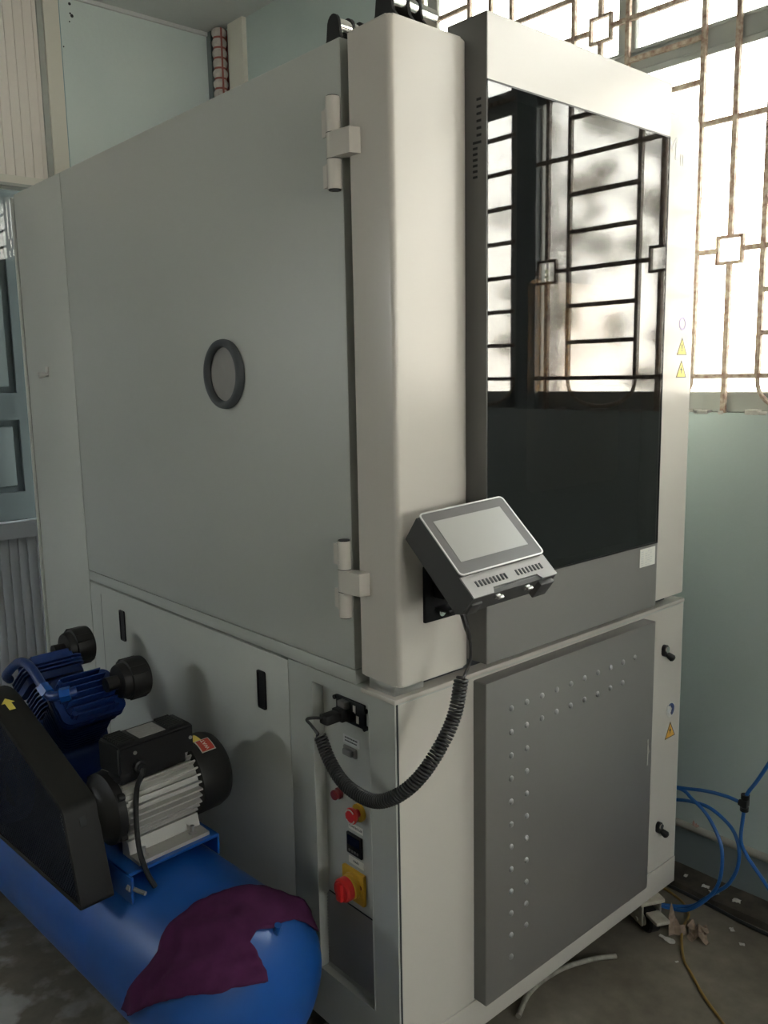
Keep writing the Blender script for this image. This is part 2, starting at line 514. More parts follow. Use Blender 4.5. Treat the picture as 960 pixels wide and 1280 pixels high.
struct('trim_11', M_WFRAME, [(-1.1, 0.458, YB-.10, YB-.09, part_top-.012, part_top)])
struct('trim_12', M_WFRAME, [(0.436, 0.458, YB-.018, YB-.004, part_top+.03, ZC)])  # grey strip stands in for the shadow beside the cream post
o = struct('window_3', M_CLEAR, [(-1.1, 0.458, YB+.008, YB+.013, 0.962, part_top)])
# panelled door seen through that pane
d = bpy.data.objects.new('door_1', None); COL.objects.link(d); d['kind'] = 'structure'; d.location = (-0.45, 3.02, 0)
def door_leaf(dx, w, par):
    st = 0.085
    simple('door_frame', M_DOORP, par, (dx, dx+st, 0, .04, 0, 2.35), (dx+w-st, dx+w, 0, .04, 0, 2.35),
           (dx+st, dx+w-st, 0, .04, 0, .12), (dx+st, dx+w-st, 0, .04, .905, 1.035), (dx+st, dx+w-st, 0, .04, 1.375, 1.50), (dx+st, dx+w-st, 0, .04, 2.24, 2.35))
    for z0, z1 in ((1.50, 2.24), (1.035, 1.375)):
        simple('door_panel', M_DOORP, par, (dx+st, dx+w-st, .02, .03, z0, z1))
        simple('door_panel', M_DOORP, par, (dx+st+.03, dx+w-st-.03, .006, .022, z0+.03, z1-.03), bevel=.006)
    k = 0
    z = .14
    base = None
    while z < .88:
        if base is None:
            bm = BM(); add_prism(bm, [(0.006, 0), (.03, .03), (.034, .026), (.01, -.004)], 'x', dx+st, dx+w-st)
            base = finish(bm, 'louvre_slat', M_DOORP, par); base.location = (0, 0, z)
        else:
            c = base.copy(); COL.objects.link(c); c.parent = par; c.location = (0, 0, z)
        z += .03
door_leaf(0.44, 0.48, d); door_leaf(-0.05, 0.48, d); door_leaf(-.54, .48, d)
struct('wall_behind_partition', M_DOORP, [(-1.6, PX0+.6, 3.07, 3.12, 0, ZC)])

# ------------------------------------------------------------------ windows of the right wall
GX = XW+.006
H = .1134
def zk(k): return 1.5300+H*k
def window(name, y0, y1, mull):
    w = bpy.data.objects.new(name, None); COL.objects.link(w); w['kind'] = 'structure'
    w.location = (XW, (y0+y1)/2, ZS)
    ox, oy, oz = w.location
    def L(b): return (b[0]-ox, b[1]-ox, b[2]-oy, b[3]-oy, b[4]-oz, b[5]-oz)
    fx0, fx1 = XW+.022, XW+.044
    bx = [(fx0, fx1, y0, y1, ZS, 1.487), (fx0-.004, fx1, y0, y1, 2.400, 2.468), (fx0, fx1, y0, y1, ZT-.05, ZT),
          (fx0, fx1, y0, y0+.008, ZS, ZT), (fx0, fx1, y1-.045, y1, ZS, ZT)]
    simple('window_frame', M_WFRAME, w, *[L(b) for b in bx], bevel=.003, seg=1)
    for (a, b) in mull:
        simple('mullion', M_WFRAME, w, L((fx0, fx1, a, b, 2.468, ZT-.05)), bevel=.003, seg=1)
    # lower edge moulding of the transom
    simple('transom_moulding', M_WFRAME, w, L((fx0-.010, fx0-.004, y0, y1, 2.390, 2.408)), L((fx0-.010, fx0-.004, y0, y1, 2.458, 2.468)), bevel=.002, seg=1)
    # frosted panes
    ys = [y0+.03]+[v for ab in mull for v in ab]+[y1-.045]
    ys = sorted(ys)
    for i in range(0, len(ys), 2):
        simple('glass_pane', M_FROST, w, L((XW+.031, XW+.036, ys[i], ys[i+1], 2.468, ZT-.05)))
    simple('glass_pane', M_FROST, w, L((XW+.031, XW+.036, y0+.03, y1-.045, 1.487, 2.400)))
    return w

def bar_bm(boxes, ox, oy, oz):
    bm = BM()
    for b in boxes: add_box(bm, b[0]-ox, b[1]-ox, b[2]-oy, b[3]-oy, b[4]-oz, b[5]-oz)
    return bm
def grille(w, trios, panels, y0, y1):
    ox, oy, oz = w.location
    t = .0065
    def vbar(y, z0, z1):
        finish(bar_bm([(GX-t, GX+t, y-t, y+t, z0, z1)], ox, oy, oz), 'grille_bar', M_RUST, w, False)
    def hbar(ya, yb, z):
        ya = max(ya, y0); yb = min(yb, y1)
        finish(bar_bm([(GX-t+.001, GX+t-.001, ya, yb, z-t, z+t)], ox, oy, oz), 'grille_bar', M_RUST, w, False)
    def square(c, z):
        s = .0385
        bm = bar_bm([(GX-t, GX+t, c-s, c+s, z+s-.008, z+s), (GX-t, GX+t, c-s, c+s, z-s, z-s+.008),
                     (GX-t, GX+t, c-s, c-s+.008, z-s+.008, z+s-.008), (GX-t, GX+t, c+s-.008, c+s, z-s+.008, z+s-.008)], ox, oy, oz)
        finish(bm, 'grille_square', M_RUST, w, False)
    s = .0385
    for a, c, b in trios:
        for y in (a, b):
            if y is not None: vbar(y, zk(0), ZT)
        vbar(c, ZS, zk(3)-s); vbar(c, zk(3)+s, zk(9)-s); vbar(c, zk(9)+s, ZT)
        aa = a if a is not None else y0; bb = b if b is not None else y1
        for k in (0, 6, 12): hbar(aa, bb, zk(k))
        for k in (3, 9):
            square(c, zk(k)); hbar(aa, c-s, zk(k)); hbar(c+s, bb, zk(k))
    for a, b in panels:
        for k in range(0, 13): hbar(a, b, zk(k))
        # rounded sling below the lowest rung
        pts = []
        for i in range(17):
            an = PI*i/16
            pts.append((GX-ox, (a+b)/2-math.cos(an)*(b-a)/2-oy, zk(0)-math.sin(an)**.8*.088-oz))
        bm = BM(); add_tube(bm, pts, t, 6); finish(bm, 'grille_arc', M_RUST, w)
w1 = window('window_1', W1[0], W1[1], [(.335, .395), (1.14, 1.19)])
grille(w1, [(.786, .875, .970), (.350, .444, .540), (-.078, .0145, .112), (-.41, -.335, -.26), (None, -.745, -.66)],
       [(.970, 1.20), (.540, .786), (.112, .350), (-.26, -.078), (-.66, -.41)], W1[0], W1[1])
finish(bar_bm([(GX-.0055, GX+.0055, 1.195, 1.206, 1.53, ZT)], *w1.location), 'grille_bar', M_RUST, w1, False)
w2 = window('window_2', W2[0], W2[1], [(-1.3, -1.25)])
grille(w2, [(-1.31, -1.22, -1.13), (-1.74, -1.65, -1.56)],
       [(-1.13, -.885), (-1.56, -1.31), (-2.05, -1.74)], W2[0], W2[1])
# flaking plaster on the sill
bm = BM()
for i in range(26):
    y = random.uniform(-.75, .2); 
    add_box(bm, XW-.002, XW+.03, y, y+random.uniform(.01, .04), ZS-.004, ZS+random.uniform(.004, .010), bevel=.0015, seg=1)
o = finish(bm, 'trim_13', M_SCRAP); o['kind'] = 'structure'

# ------------------------------------------------------------------ outside: ground and trees beyond the windows
M_YARD = new_mat('yard_ground', (0.14, 0.13, 0.10), 0.9, var=0.3, vscale=1)
struct('ground', M_YARD, [(XW+.25, 14, -14, 12, -.5, -.35), (-14, XL-.2, -12, 12, -.3, -.15)])
def tree(loc, h, crown, label, seed, nclump=26, group=None):
    rnd = random.Random(seed)
    t = empty('tree', label, 'tree', loc, 0, group)
    bm = BM()
    add_tube(bm, catmull([(0, 0, 0), (.05, .03, h*.3), (-.03, .05, h*.62), (.04, 0, h*.95)], 4), [.09-.05*i/12 for i in range(13)], 8)
    clumps = []
    for i in range(nclump):
        a = rnd.uniform(0, 2*PI); rr = crown*math.sqrt(rnd.random()); z = h*rnd.uniform(.42, 1.05)
        c = Vector((rr*math.cos(a), rr*math.sin(a), z)); clumps.append((c, rnd.uniform(.06, .13)))
        b0 = Vector((0, 0, z-.35*rr-.1))
        add_tube(bm, [b0, (b0+c)/2+Vector((0, 0, .03)), c], [.022, .014, .007], 5)
    finish(bm, 'trunk', M_BARK, t)
    verts = []; faces = []
    for c, rad in clumps:
        for k in range(int(60*rad/.08)):
            d = Vector((rnd.gauss(0, 1), rnd.gauss(0, 1), rnd.gauss(0, .8))).normalized()*rad*rnd.random()**.5
            p = c+d
            q = Vector((rnd.gauss(0, 1), rnd.gauss(0, 1), rnd.gauss(0, 1))).normalized()
            s, u = frame_of(q); L_ = rnd.uniform(.03, .05)
            i0 = len(verts)
            verts += [p-s*L_, p+u*L_*.4, p+s*L_, p-u*L_*.4]; faces.append((i0, i0+1, i0+2, i0+3))
    me = bpy.data.meshes.new('foliage'); me.from_pydata(verts, [], faces); me.materials.append(M_LEAF)
    f = bpy.data.objects.new('foliage', me); COL.objects.link(f); f.parent = t; f['kind'] = 'stuff'
    return t
tree((4.7, -2.35, -.35), 4.3, .55, 'leafy tree outside, reflected beside the middle of the dark glass', 3, group='trees outside the windows')
tree((5.2, -3.75, -.35), 4.6, .65, 'leafy tree outside, reflected at the left of the dark glass', 8, group='trees outside the windows')
tree((4.1, -1.15, -.35), 3.9, .42, 'slim leafy tree outside, reflected at the right of the dark glass', 12, 18, group='trees outside the windows')

# ------------------------------------------------------------------ test chamber
X0 = .0111
ch = empty('test_chamber', 'tall pale grey environmental test chamber with dark glass front and side porthole', 'machine', (0, 0, 0))
YS, YSM, YE = .1164, 1.416, 1.8014
ZB, ZST, ZSB, ZTOP = .10, .9352, .9668, 2.15
# upper body
bm = BM(); add_box(bm, X0, 1.049, YS, YSM-.0015, ZSB, ZTOP, bevel=.004)
upper = finish(bm, 'upper_body', M_BODY, ch)
simple('base_strip', M_BODY, ch, (X0+.001, 1.05, YS, YSM-.0015, ZST+.001, ZSB-.0015), bevel=.002)
simple('rear_section', M_BODY, ch, (X0, 1.05, YSM, YE, ZB, ZTOP), bevel=.004)
simple('core', M_GAP, ch, (.06, 1.04, .05, YE-.02, ZB+.02, ZTOP-.02))
# lower cabinet with the recessed switch bay
RY0, RY1, RZ0, RZ1, RX = .0781, .2625, .229, .9055, .0405
bm = BM()
for b in [(RX, 1.0796, .0, YSM-.0015, ZB, ZST),
          (X0, RX, .0, RY0, ZB, ZST),
          (X0, RX, RY1, .3485, ZB, ZST),
          (X0, RX, RY0, RY1, RZ1, ZST),
          (X0, RX, RY0, RY1, ZB, RZ0)]:
    add_box(bm, *b)
bmesh.ops.remove_doubles(bm, verts=bm.verts, dist=1e-5)
lower = finish(bm, 'lower_cabinet', M_BODY, ch, smooth=False)
simple('lower_cabinet_lip', M_WHITE, ch, (X0-.001, 1.081, -.002, .10, ZST-.010, ZST+.0005), bevel=.0025)
# service panel on the side, with two black grips
sp = simple('service_panel', M_BODY, ch, (X0, RX, .3505, YSM-.004, ZB+.02, ZST-.004), bevel=.002)
sp2 = None
for y, z in ((.4565, .8345), (1.189, .8345)):
    g = BM(); add_prism(g, rrect(y-.0165, y+.0165, z-.046, z+.046, .005), 'x', X0-.0015, X0+.004)
    gg = finish(g, 'recessed_grip', M_BLACK, sp)
    g = BM(); add_ring_prism(g, rrect(y-.0165, y+.0165, z-.046, z+.046, .005), rrect(y-.013, y+.013, z-.042, z+.042, .004), 'x', X0-.004, X0-.001)
    finish(g, 'grip_rim', M_BLACK, sp)
# inner fold seams
simple('seam', M_GAP, ch, (X0-.0004, X0+.002, 1.3335, 1.3345, .30, .905))
# porthole
bm = BM(); pr = [(0, .052), (0, .0775), (.006, .0785), (.013, .077), (.017, .072), (.017, .066), (.012, .0615), (.003, .0605), (0, .060)]
c = (X0, .551, 1.5585)
# open lathe ring
seg = 56; rings = []
for dd, rr in pr[1:]:
    rings.append([bm.verts.new((c[0]-dd, c[1]+rr*math.cos(2*PI*i/seg), c[2]+rr*math.sin(2*PI*i/seg))) for i in range(seg)])
for a, b in zip(rings, rings[1:]+rings[:1]):
    for i in range(seg):
        j = (i+1) % seg; bm.faces.new((a[i], a[j], b[j], b[i]))
pt = finish(bm, 'porthole', M_RING, ch, angle=50); pt['label'] = 'dark grey ring'
bm = BM(); add_prism(bm, circ(c[1], c[2], .0612, 48), 'x', X0-.003, X0+.001); finish(bm, 'porthole_glass', M_PORT, pt)
# small knob
bm = BM(); add_cyl(bm, (X0, 1.622, 1.572), (X0-.012, 1.622, 1.572), .006); add_cyl(bm, (X0-.012, 1.622, 1.572), (X0-.03, 1.624, 1.569), .009, .0105, 16)
kb = finish(bm, 'knob', M_STEEL, ch)
simple('knob_base', M_SCRAP, kb, (X0-.004, X0, 1.612, 1.632, 1.576, 1.596), bevel=.001)
# back edge strip
simple('rear_edge_trim', M_BODY, ch, (X0-.006, X0+.02, YE+.004, YE+.016, ZB, ZTOP-.01), bevel=.002)
simple('rear_gap', M_GAP, ch, (X0+.002, X0+.03, YE, YE+.005, .98, ZTOP-.015))
# hinges
def hinge(zc, top, bot):
    h = BM(); yk = .1235; xk = X0-.0135
    n1, n2 = zc+.022, zc-.022
    for a, b in ((n1+.0012, top), (n2, n1), (bot, n2-.0012)):
        add_cyl(h, (xk, yk, a), (xk, yk, b), .0135, seg=24)
    hb = finish(h, 'hinge', M_WHITE, ch); hb['label'] = 'white barrel hinge'
    for a, b in ((n1+.003, top-.012), (bot+.010, n2-.003)):
        h = BM(); add_prism(h, [(xk+.002, yk+.004), (xk+.004, yk+.030), (X0-.004, yk+.034), (X0-.004, yk+.046), (X0+.001, yk+.046), (X0+.001, yk)], 'z', a, b)
        finish(h, 'hinge_leaf', M_WHITE, hb)
    h = BM(); add_prism(h, [(xk-.0125, yk-.004), (xk-.013, yk-.022), (xk-.010, yk-.056), (X0+.0005, yk-.062), (X0+.0005, yk-.022), (xk+.004, yk-.010)], 'z', n2, n1)
    finish(h, 'hinge_arm', M_WHITE, hb)
    for a, b, rr in ((top, top+.002, .0115), (bot, bot-.002, .0115), (n1, n1+.0012, .0138), (n2-.0012, n2, .0138)):
        h = BM(); add_cyl(h, (xk, yk, a), (xk, yk, b), rr, seg=24); finish(h, 'hinge_cap', M_BLACK, hb)
hinge(1.962, 2.046, 1.887)
hinge(1.153, 1.232, 1.079)
# front door
XD0, XD1, YD0, YD1, ZD0 = .0093, .2125, -.0178, .0915, .9637
def rounded_slab(x0, x1, y0, y1, z0, z1, rl, rr, n=6):
    pts = [(x0, y1)]
    for k in range(n+1):
        a = R(180+90*k/n); pts.append((x0+rl+rl*math.cos(a), y0+rl+rl*math.sin(a)))
    for k in range(n+1):
        a = R(270+90*k/n); pts.append((x1-rr+rr*math.cos(a), y0+rr+rr*math.sin(a)))
    pts.append((x1, y1))
    bm = BM(); add_prism(bm, pts, 'z', z0, z1)
    es = [e for e in bm.edges if abs(e.verts[0].co.z-e.verts[1].co.z) < 1e-6]
    bmesh.ops.bevel(bm, geom=es, offset=.003, segments=2, affect='EDGES')
    return bm
fd = finish(rounded_slab(XD0, XD1, YD0, YD1, ZD0, ZTOP, .010, .030), 'front_door', M_WHITE, ch)
fd['label'] = 'warm white door column'
simple('door_seal', M_GAP, ch, (X0+.020, 1.03, YD1, YS, ZD0+.004, ZTOP-.006))
simple('front_door_core', M_BODY, fd, (XD1, .84, .02, YD1, ZD0, ZTOP), bevel=.002)
rc = finish(rounded_slab(.8395, 1.0450, YD0, YD1, ZD0, ZTOP, .004, .010), 'door_side_column', M_WHITE, fd)
# lower hinge foot
simple('hinge_foot', M_STEEL, ch, (X0+.01, .10, .01, .085, ZST+.001, ZD0-.004), bevel=.002)
simple('top_slot_shadow', M_GAP, ch, (X0+.06, 1.03, .03, .09, ZST+.001, ZD0))  # black block stands in for the shade in the slot under the door
# grey display fascia with glass
GX0, GX1, GY0, GY1, GZ0, GZ1 = .2122, .8390, -.0566, .041, .9724, 2.1897
gz0, gz1 = 1.1330, 2.0755
fs = BM()
# frame around the glass: top band, bottom band, body behind
for b in [(GX0, GX1, GY0, GY1, gz1, GZ1), (GX0, GX1, GY0, .02, GZ0, gz0), (GX0, GX1, .0, .02, gz0, gz1), (GX0, GX0+.004, GY0+.002, .02, gz0, gz1), (GX1-.004, GX1, GY0+.002, .02, gz0, gz1)]:
    add_box(fs, *b)
fascia = finish(fs, 'display_fascia', M_GREY, fd, smooth=False)
simple('fascia_side', M_GREYD, fascia, (GX0-.0012, GX0, GY0+.001, GY1, GZ0, GZ1))
simple('glass_panel', M_DGLASS, fascia, (GX0+.0015, GX1-.0015, GY0-.0005, GY0+.004, gz0+.002, gz1-.001))
simple('inner_lining', M_GAP, fascia, (GX0+.004, GX1-.004, -.003, .0, gz0, gz1))
bm = BM(); add_prism(bm, rrect(.365, .70, 1.30, 1.735, .02, 5), 'y', -.030, -.026); finish(bm, 'inner_window', M_AMBER, fascia)
simple('glass_edge', M_BLACK, fascia, (GX0, GX1, GY0-.0012, GY0+.002, gz1-.003, gz1), (GX0, GX1, GY0-.0012, GY0+.002, gz0-.002, gz0+.001), (GX1-.003, GX1, GY0-.0012, GY0+.002, gz0, gz1))
base = None
for k in range(14):
    if k < 7: y, z = -.0375, 2.0446-.01245*k
    else: y, z = -.0285, 1.9700-.0101*(k-7)
    if base is None:
        base = simple('vent_slot', M_GAP, fascia, (-.0008, .0002, -.0055, .0055, -.0022, .0022)); oo = base
    else:
        oo = base.copy(); COL.objects.link(oo); oo.parent = fascia
    oo.location = (GX0-.0013, y, z)
# white product label
lb = simple('product_label', M_LABEL, fascia, (.7625, .8290, GY0-.0008, GY0, 1.0800, 1.1245))
lb['label'] = 'small white label with fine print'
bm = BM()
for k in range(7):
    z = 1.1175-.0055*k
    add_box(bm, .767, .777, GY0-.0011, GY0-.0007, z-.0007, z+.0007)
    for q in range(3): 
        x = .785+.011*q
        if (k*3+q) % 4: add_box(bm, x, x+.008, GY0-.0011, GY0-.0007, z-.0006, z+.0006)
finish(bm, 'fine_print', M_INKG, fascia, smooth=False)
# stickers and lettering on the right column
bm = BM(); add_ring_prism(bm, circ(.990, 1.6635, .0165, 28), circ(.990, 1.6635, .0115, 28), 'y', YD0-.0008, YD0+.0002)
finish(bm, 'round_sticker', M_PURP, fd)
def tri_sticker(par, x, z, w, h, y, mat, mark):
    bm = BM(); add_prism(bm, [(x-w/2, z-h/2), (x+w/2, z-h/2), (x, z+h/2)], 'y', y-.0005, y+.0001)
    s = finish(bm, 'warning_sticker', mat, par, smooth=False)
    o_ = [(x-w/2, z-h/2), (x+w/2, z-h/2), (x, z+h/2)]
    cz = z-h/6
    i_ = [(x+(a-x)*.86, cz+(b-cz)*.86) for a, b in o_]
    bm = BM(); add_ring_prism(bm, o_, i_, 'y', y-.0008, y-.0004); finish(bm, 'sticker_border', M_INK, s, smooth=False)
    bm = BM()
    if mark == '!':
        add_prism(bm, [(x-w*.05, z+h*.12), (x-w*.03, z-h*.16), (x+w*.03, z-h*.16), (x+w*.05, z+h*.12)], 'y', y-.0008, y-.0004)
        add_prism(bm, circ(x, z-h*.24, w*.045, 10), 'y', y-.0008, y-.0004)
    else:
        add_prism(bm, [(x+w*.03, z+h*.20), (x-w*.11, z-h*.06), (x-w*.01, z-h*.06), (x-w*.03, z-h*.32), (x+w*.11, z-h*.0), (x+w*.01, z-h*.0)], 'y', y-.0008, y-.0004)
    finish(bm, 'sticker_symbol', M_INK, s, smooth=False)
    return s
tri_sticker(fd, .991, 1.6075, .048, .043, YD0, M_YSTICK, '!')
tri_sticker(fd, .991, 1.5515, .048, .043, YD0, M_YSTICK, 'f')
text_obj('brand_lettering', 'M', .075, M_INKG, fd, on_front(.916, YD0-.0003, 2.068), sx=.8)
text_obj('brand_lettering', 'IE', .038, M_INKG, fd, on_front(.966, YD0-.0003, 2.048), sx=1.1)

# ---- lower front: white door, plinth, grey riveted panel
lf = finish(rounded_slab(.0185, 1.0796, -.0005, .02, .1790, .9225, .004, .004), 'lower_front_door', M_WHITE, ch)
simple('door_gap', M_GAP, ch, (X0+.0042, .0190, -.0012, .004, .1790, .925))
PX0_, PX1_, PY, PZ0, PZ1 = .2334, .8788, -.0362, .1815, .9195
bm = BM(); add_box(bm, PX0_, PX1_, PY, .0, PZ0, PZ1, bevel=.002)
gp = finish(bm, 'riveted_panel', M_GREY, ch); gp['label'] = 'grey panel with dome studs'
simple('panel_side', M_GREYD, gp, (PX0_-.0008, PX0_+.0002, PY+.002, -.001, PZ0+.002, PZ1-.002))
bm = BM(); pr = [(0, .0068)]+[(.0045*math.sin(a), .0068*math.cos(a)) for a in [R(d) for d in (20, 40, 60, 78)]]+[(.0045, 0)]
add_lathe(bm, (0, 0, 0), (0, -1, 0), pr, 16)
stud = None
def put_stud(x, z):
    global stud
    if stud is None:
        stud = finish(bm, 'dome_stud', M_STUD, gp, angle=80); o = stud
    else:
        o = stud.copy(); COL.objects.link(o); o.parent = gp
    o.location = (x, PY, z)
S = .05305
for k in range(12): put_stud(.3125+.0003*k, .8456-S*k)
for k in range(1, 10): put_stud(.311+.0528*k, .8458)
for k in range(1, 9): put_stud(.311+.0528*k, .7934)
for k in range(2, 11): put_stud(.3648+.0003*k, .8456-S*k)
# white paint chip mark
bm = BM(); add_prism(bm, [(.857, .537), (.8605, .537), (.8608, .566), (.8665, .572), (.8615, .590), (.8595, .608), (.857, .605)], 'y', PY-.0010, PY+.0001)
o = finish(bm, 'paint_mark', M_SCRAP, gp, smooth=False)
# plinth below
simple('plinth', M_WHITE, ch, (X0+.001, 1.0796, -.003, .02, ZB, .1775), bevel=.002)
# quarter-turn latches
for zc in (.806, .2985):
    bm = BM(); add_prism(bm, rrect(.972, .9935, zc-.012, zc+.020, .0105, 6), 'y', -.010, 0)
    lt = finish(bm, 'latch', M_BLACK, ch); lt['label'] = 'black latch with chrome face'
    bm = BM(); add_cyl(bm, (.983, -.010, zc+.008), (.983, -.014, zc+.008), .0085); finish(bm, 'latch_barrel', M_CHROME, lt)
    bm = BM(); add_lathe(bm, (.986, -.008, zc-.004), (.45, -.62, -.62), [(0, .006), (.010, .009), (.020, .010), (.024, .007), (.0245, 0)], 16); finish(bm, 'latch_handle', M_BLACKR, lt)
# round blue sticker and triangle
bm = BM(); add_prism(bm, circ(1.029, .6305, .0215, 28), 'y', -.0012, -.0002); rs = finish(bm, 'round_sticker', M_SCRAP, ch)
bm = BM()
add_prism(bm, [(1.029+.0185*math.cos(R(a)), .6305+.0185*math.sin(R(a))) for a in range(-70, 131, 20)]+[(1.027, .643), (1.036, .632), (1.030, .620)], 'y', -.0018, -.0012)
finish(bm, 'sticker_print', M_SBLUE, rs, smooth=False)
bm = BM(); add_prism(bm, [(1.012, .632), (1.022, .636), (1.030, .624), (1.020, .618)], 'y', -.0018, -.0012); add_prism(bm, [(1.022, .640), (1.027, .647), (1.032, .640)], 'y', -.0018, -.0012)
finish(bm, 'sticker_print', M_INKG, rs, smooth=False)
tri_sticker(ch, 1.030, .5725, .052, .045, -.0007, M_OSTICK, 'f')

# ---- switch bay
bx = RX
simple('bay_frame_lip', M_BODY, ch, (X0-.0008, X0+.001, RY0-.003, RY0, RZ0, RZ1))  # thin lip along the near edge of the bay, in body paint
# socket plate
pl = simple('socket_plate', M_BLACK, ch, (bx-.006, bx, .119, .212, .8315, .8845), bevel=.002)
for y, z in ((.214, .878), (.214, .838), (.117, .872), (.117, .835)):
    bm = BM(); add_cyl(bm, (bx-.009, y, z), (bx, y, z), .005, seg=12); finish(bm, 'plate_screw', M_BLACKR, pl)
bm = BM(); add_box(bm, bx-.020, bx-.005, .165, .190, .864, .881, bevel=.002); finish(bm, 'data_connector', M_GREY, pl)
for y, z in ((.150, .868), (.140, .848)):
    simple('socket_label', M_LABEL, pl, (bx-.0068, bx-.0058, y-.004, y+.004, z-.008, z+.008))
# serial connector with its label
sc = simple('serial_connector', M_GREY, ch, (bx-.006, bx, .150, .192, .757, .778), bevel=.002)
simple('connector_shell', M_GREYD, sc, (bx-.014, bx-.006, .156, .186, .7605, .7745), bevel=.003)
simple('bay_label', M_INKG, ch, (bx-.0008, bx+.001, .143, .196, .781, .800))
bm = BM()
for k, z in enumerate((.7945, .7875)):
    y = .190
    while y > .150:
        L_ = random.uniform(.003, .007); add_box(bm, bx-.0014, bx-.0007, y-L_, y, z-.0013, z+.0013); y -= L_+.0015
finish(bm, 'fine_print', M_INK, ch, smooth=False)
# push button (dark red)
bm = BM(); add_lathe(bm, (bx, .214, .658), (-1, 0, 0), [(0, .013), (.006, .013), (.008, .011), (.010, .0105), (.016, .0115), (.018, .010), (.018, 0)], 24)
o = finish(bm, 'push_button', M_DRED, ch); o['label'] = 'dark red push button'
# emergency stop
bm = BM(); add_cyl(bm, (bx, .147, .639), (bx-.006, .147, .639), .0195, seg=28); es_ = finish(bm, 'emergency_stop', M_YEL, ch)
bm = BM(); add_lathe(bm, (bx-.006, .147, .639), (-1, 0, 0), [(0, .009), (.010, .009), (.012, .0165), (.018, .018), (.022, .015), (.023, 0)], 28); finish(bm, 'stop_button', M_RED, es_)
bm = BM()
for a0 in (20, 200):
    pts = [(.147+.0155*math.cos(R(a0+d)), .639+.0155*math.sin(R(a0+d))) for d in range(0, 121, 12)]+[(.147+.013*math.cos(R(a0+d)), .639+.013*math.sin(R(a0+d))) for d in range(120, -1, -12)]
    add_prism(bm, pts, 'x', bx-.0285, bx-.0265)
finish(bm, 'arrow_mark', M_SCRAP, es_, smooth=False)
# temperature controller
tcn = simple('temperature_controller', M_BLACK, ch, (bx-.006, bx, .139, .189, .5335, .5815), bevel=.002)
simple('display_window', M_DISP, tcn, (bx-.0068, bx-.0055, .144, .184, .555, .577))
for y in (.178, .169, .160, .151): simple('control_key', M_GREYD, tcn, (bx-.0075, bx-.0055, y-.003, y+.003, .540, .5455), bevel=.0008, seg=1)
simple('bay_label', M_LABEL, ch, (bx-.0008, bx+.001, .139, .186, .5885, .6035))
text_obj('label_text', 'CONTROLLER', .0068, M_INK, ch, on_side(bx-.0009, .1625, .596))
simple('bay_label', M_LABEL, ch, (bx-.0008, bx+.001, .139, .188, .5085, .5245))
text_obj('label_text', 'MAIN', .0075, M_INK, ch, on_side(bx-.0009, .1635, .5165))
# main switch
ms = simple('main_switch', M_YEL, ch, (bx-.010, bx, .1305, .2025, .4290, .5010), bevel=.003)
bm = BM(); add_lathe(bm, (bx-.010, .167, .4655), (-1, 0, 0), [(0, .029), (.004, .029), (.005, .027), (.012, .0265), (.014, .024), (.014, 0)], 36); finish(bm, 'switch_collar', M_YEL, ms)
bm = BM(); add_lathe(bm, (bx-.024, .167, .4655), (-1, 0, 0), [(0, .0262), (.014, .0262), (.018, .023), (.018, 0)], 40)
add_box(bm, bx-.050, bx-.038, .158, .176, .445, .4855, bevel=.003)
kn = finish(bm, 'switch_knob', M_RED, ms); kn['label'] = 'red rotary knob'
bm = BM(); add_cyl(bm, (bx-.0108, .1400, .472), (bx-.0095, .1400, .472), .005, seg=14); finish(bm, 'padlock_hole', M_DRED, ms)
# louvred vent
vent = simple('vent_panel', M_GAP, ch, (bx-.002, bx, RY0+.002, RY1-.002, .232, .408))
bm = BM(); z = .236
while z < .404:
    add_prism(bm, [(bx-.0085, z), (bx-.001, z+.0075), (bx-.001, z+.0045), (bx-.007, z-.0012)], 'y', RY0+.004, RY1-.001); z += .0078
o = finish(bm, 'louvre_slats', M_STUD, ch, smooth=False); o['kind'] = 'stuff'
# sloping tray at the foot of the bay
bm = BM(); add_prism(bm, [(X0+.001, RZ0-.005), (bx, RZ0+.004), (bx, RZ0-.005)], 'y', RY0, RY1); finish(bm, 'bay_sill', M_BODY, ch, smooth=False)

# ---- terminal bracket on the front door
bk = simple('terminal_bracket', M_BLACK, ch, (.0725, .158, YD0-.007, YD0+.002, 1.079, 1.190), bevel=.003)
simple('bracket_arm', M_BLACK, bk, (.090, .150, YD0-.040, YD0-.006, 1.128, 1.165), (.098, .150, YD0-.045, YD0-.006, 1.1, 1.108), bevel=.003)
bm = BM(); add_cyl(bm, (.118, YD0-.007, 1.094), (.118, YD0-.0085, 1.094), .0085, seg=20); add_cyl(bm, (.118, YD0-.0085, 1.094), (.118, YD0-.010, 1.094), .004, seg=6); finish(bm, 'bracket_screw', M_CHROME, bk)

# ---- clamps on top
def clamp(x, y, z, s):
    bm = BM()
    prof = [(-.030, -.03), (.030, -.03), (.028, .006), (.020, .018)] + [(.017*math.cos(R(a)), .040+.020*math.sin(R(a))) for a in range(0, 181, 20)] + [(-.020, .018), (-.030, .006)]
    for a, b in ((0, .006), (.034, .041), (.062, .067)):
        add_prism(bm, [(y+p*s, z+q*s) for p, q in prof], 'x', x+a*s, x+b*s)
    cl = finish(bm, 'top_clamp', M_BLACK, ch, angle=50)
    bm = BM()
    add_cyl(bm, (x+.006*s, y, z+.038*s), (x+.034*s, y, z+.038*s), .017*s, seg=20); add_cyl(bm, (x+.041*s, y, z+.038*s), (x+.062*s, y, z+.036*s), .0165*s, seg=20)
    add_cyl(bm, (x+.067*s, y, z+.034*s), (x+.105*s, y, z+.032*s), .0155*s, seg=20)
    finish(bm, 'clamp_roller', M_CHROME, cl)
clamp(.040, .170, ZTOP, 1.0)
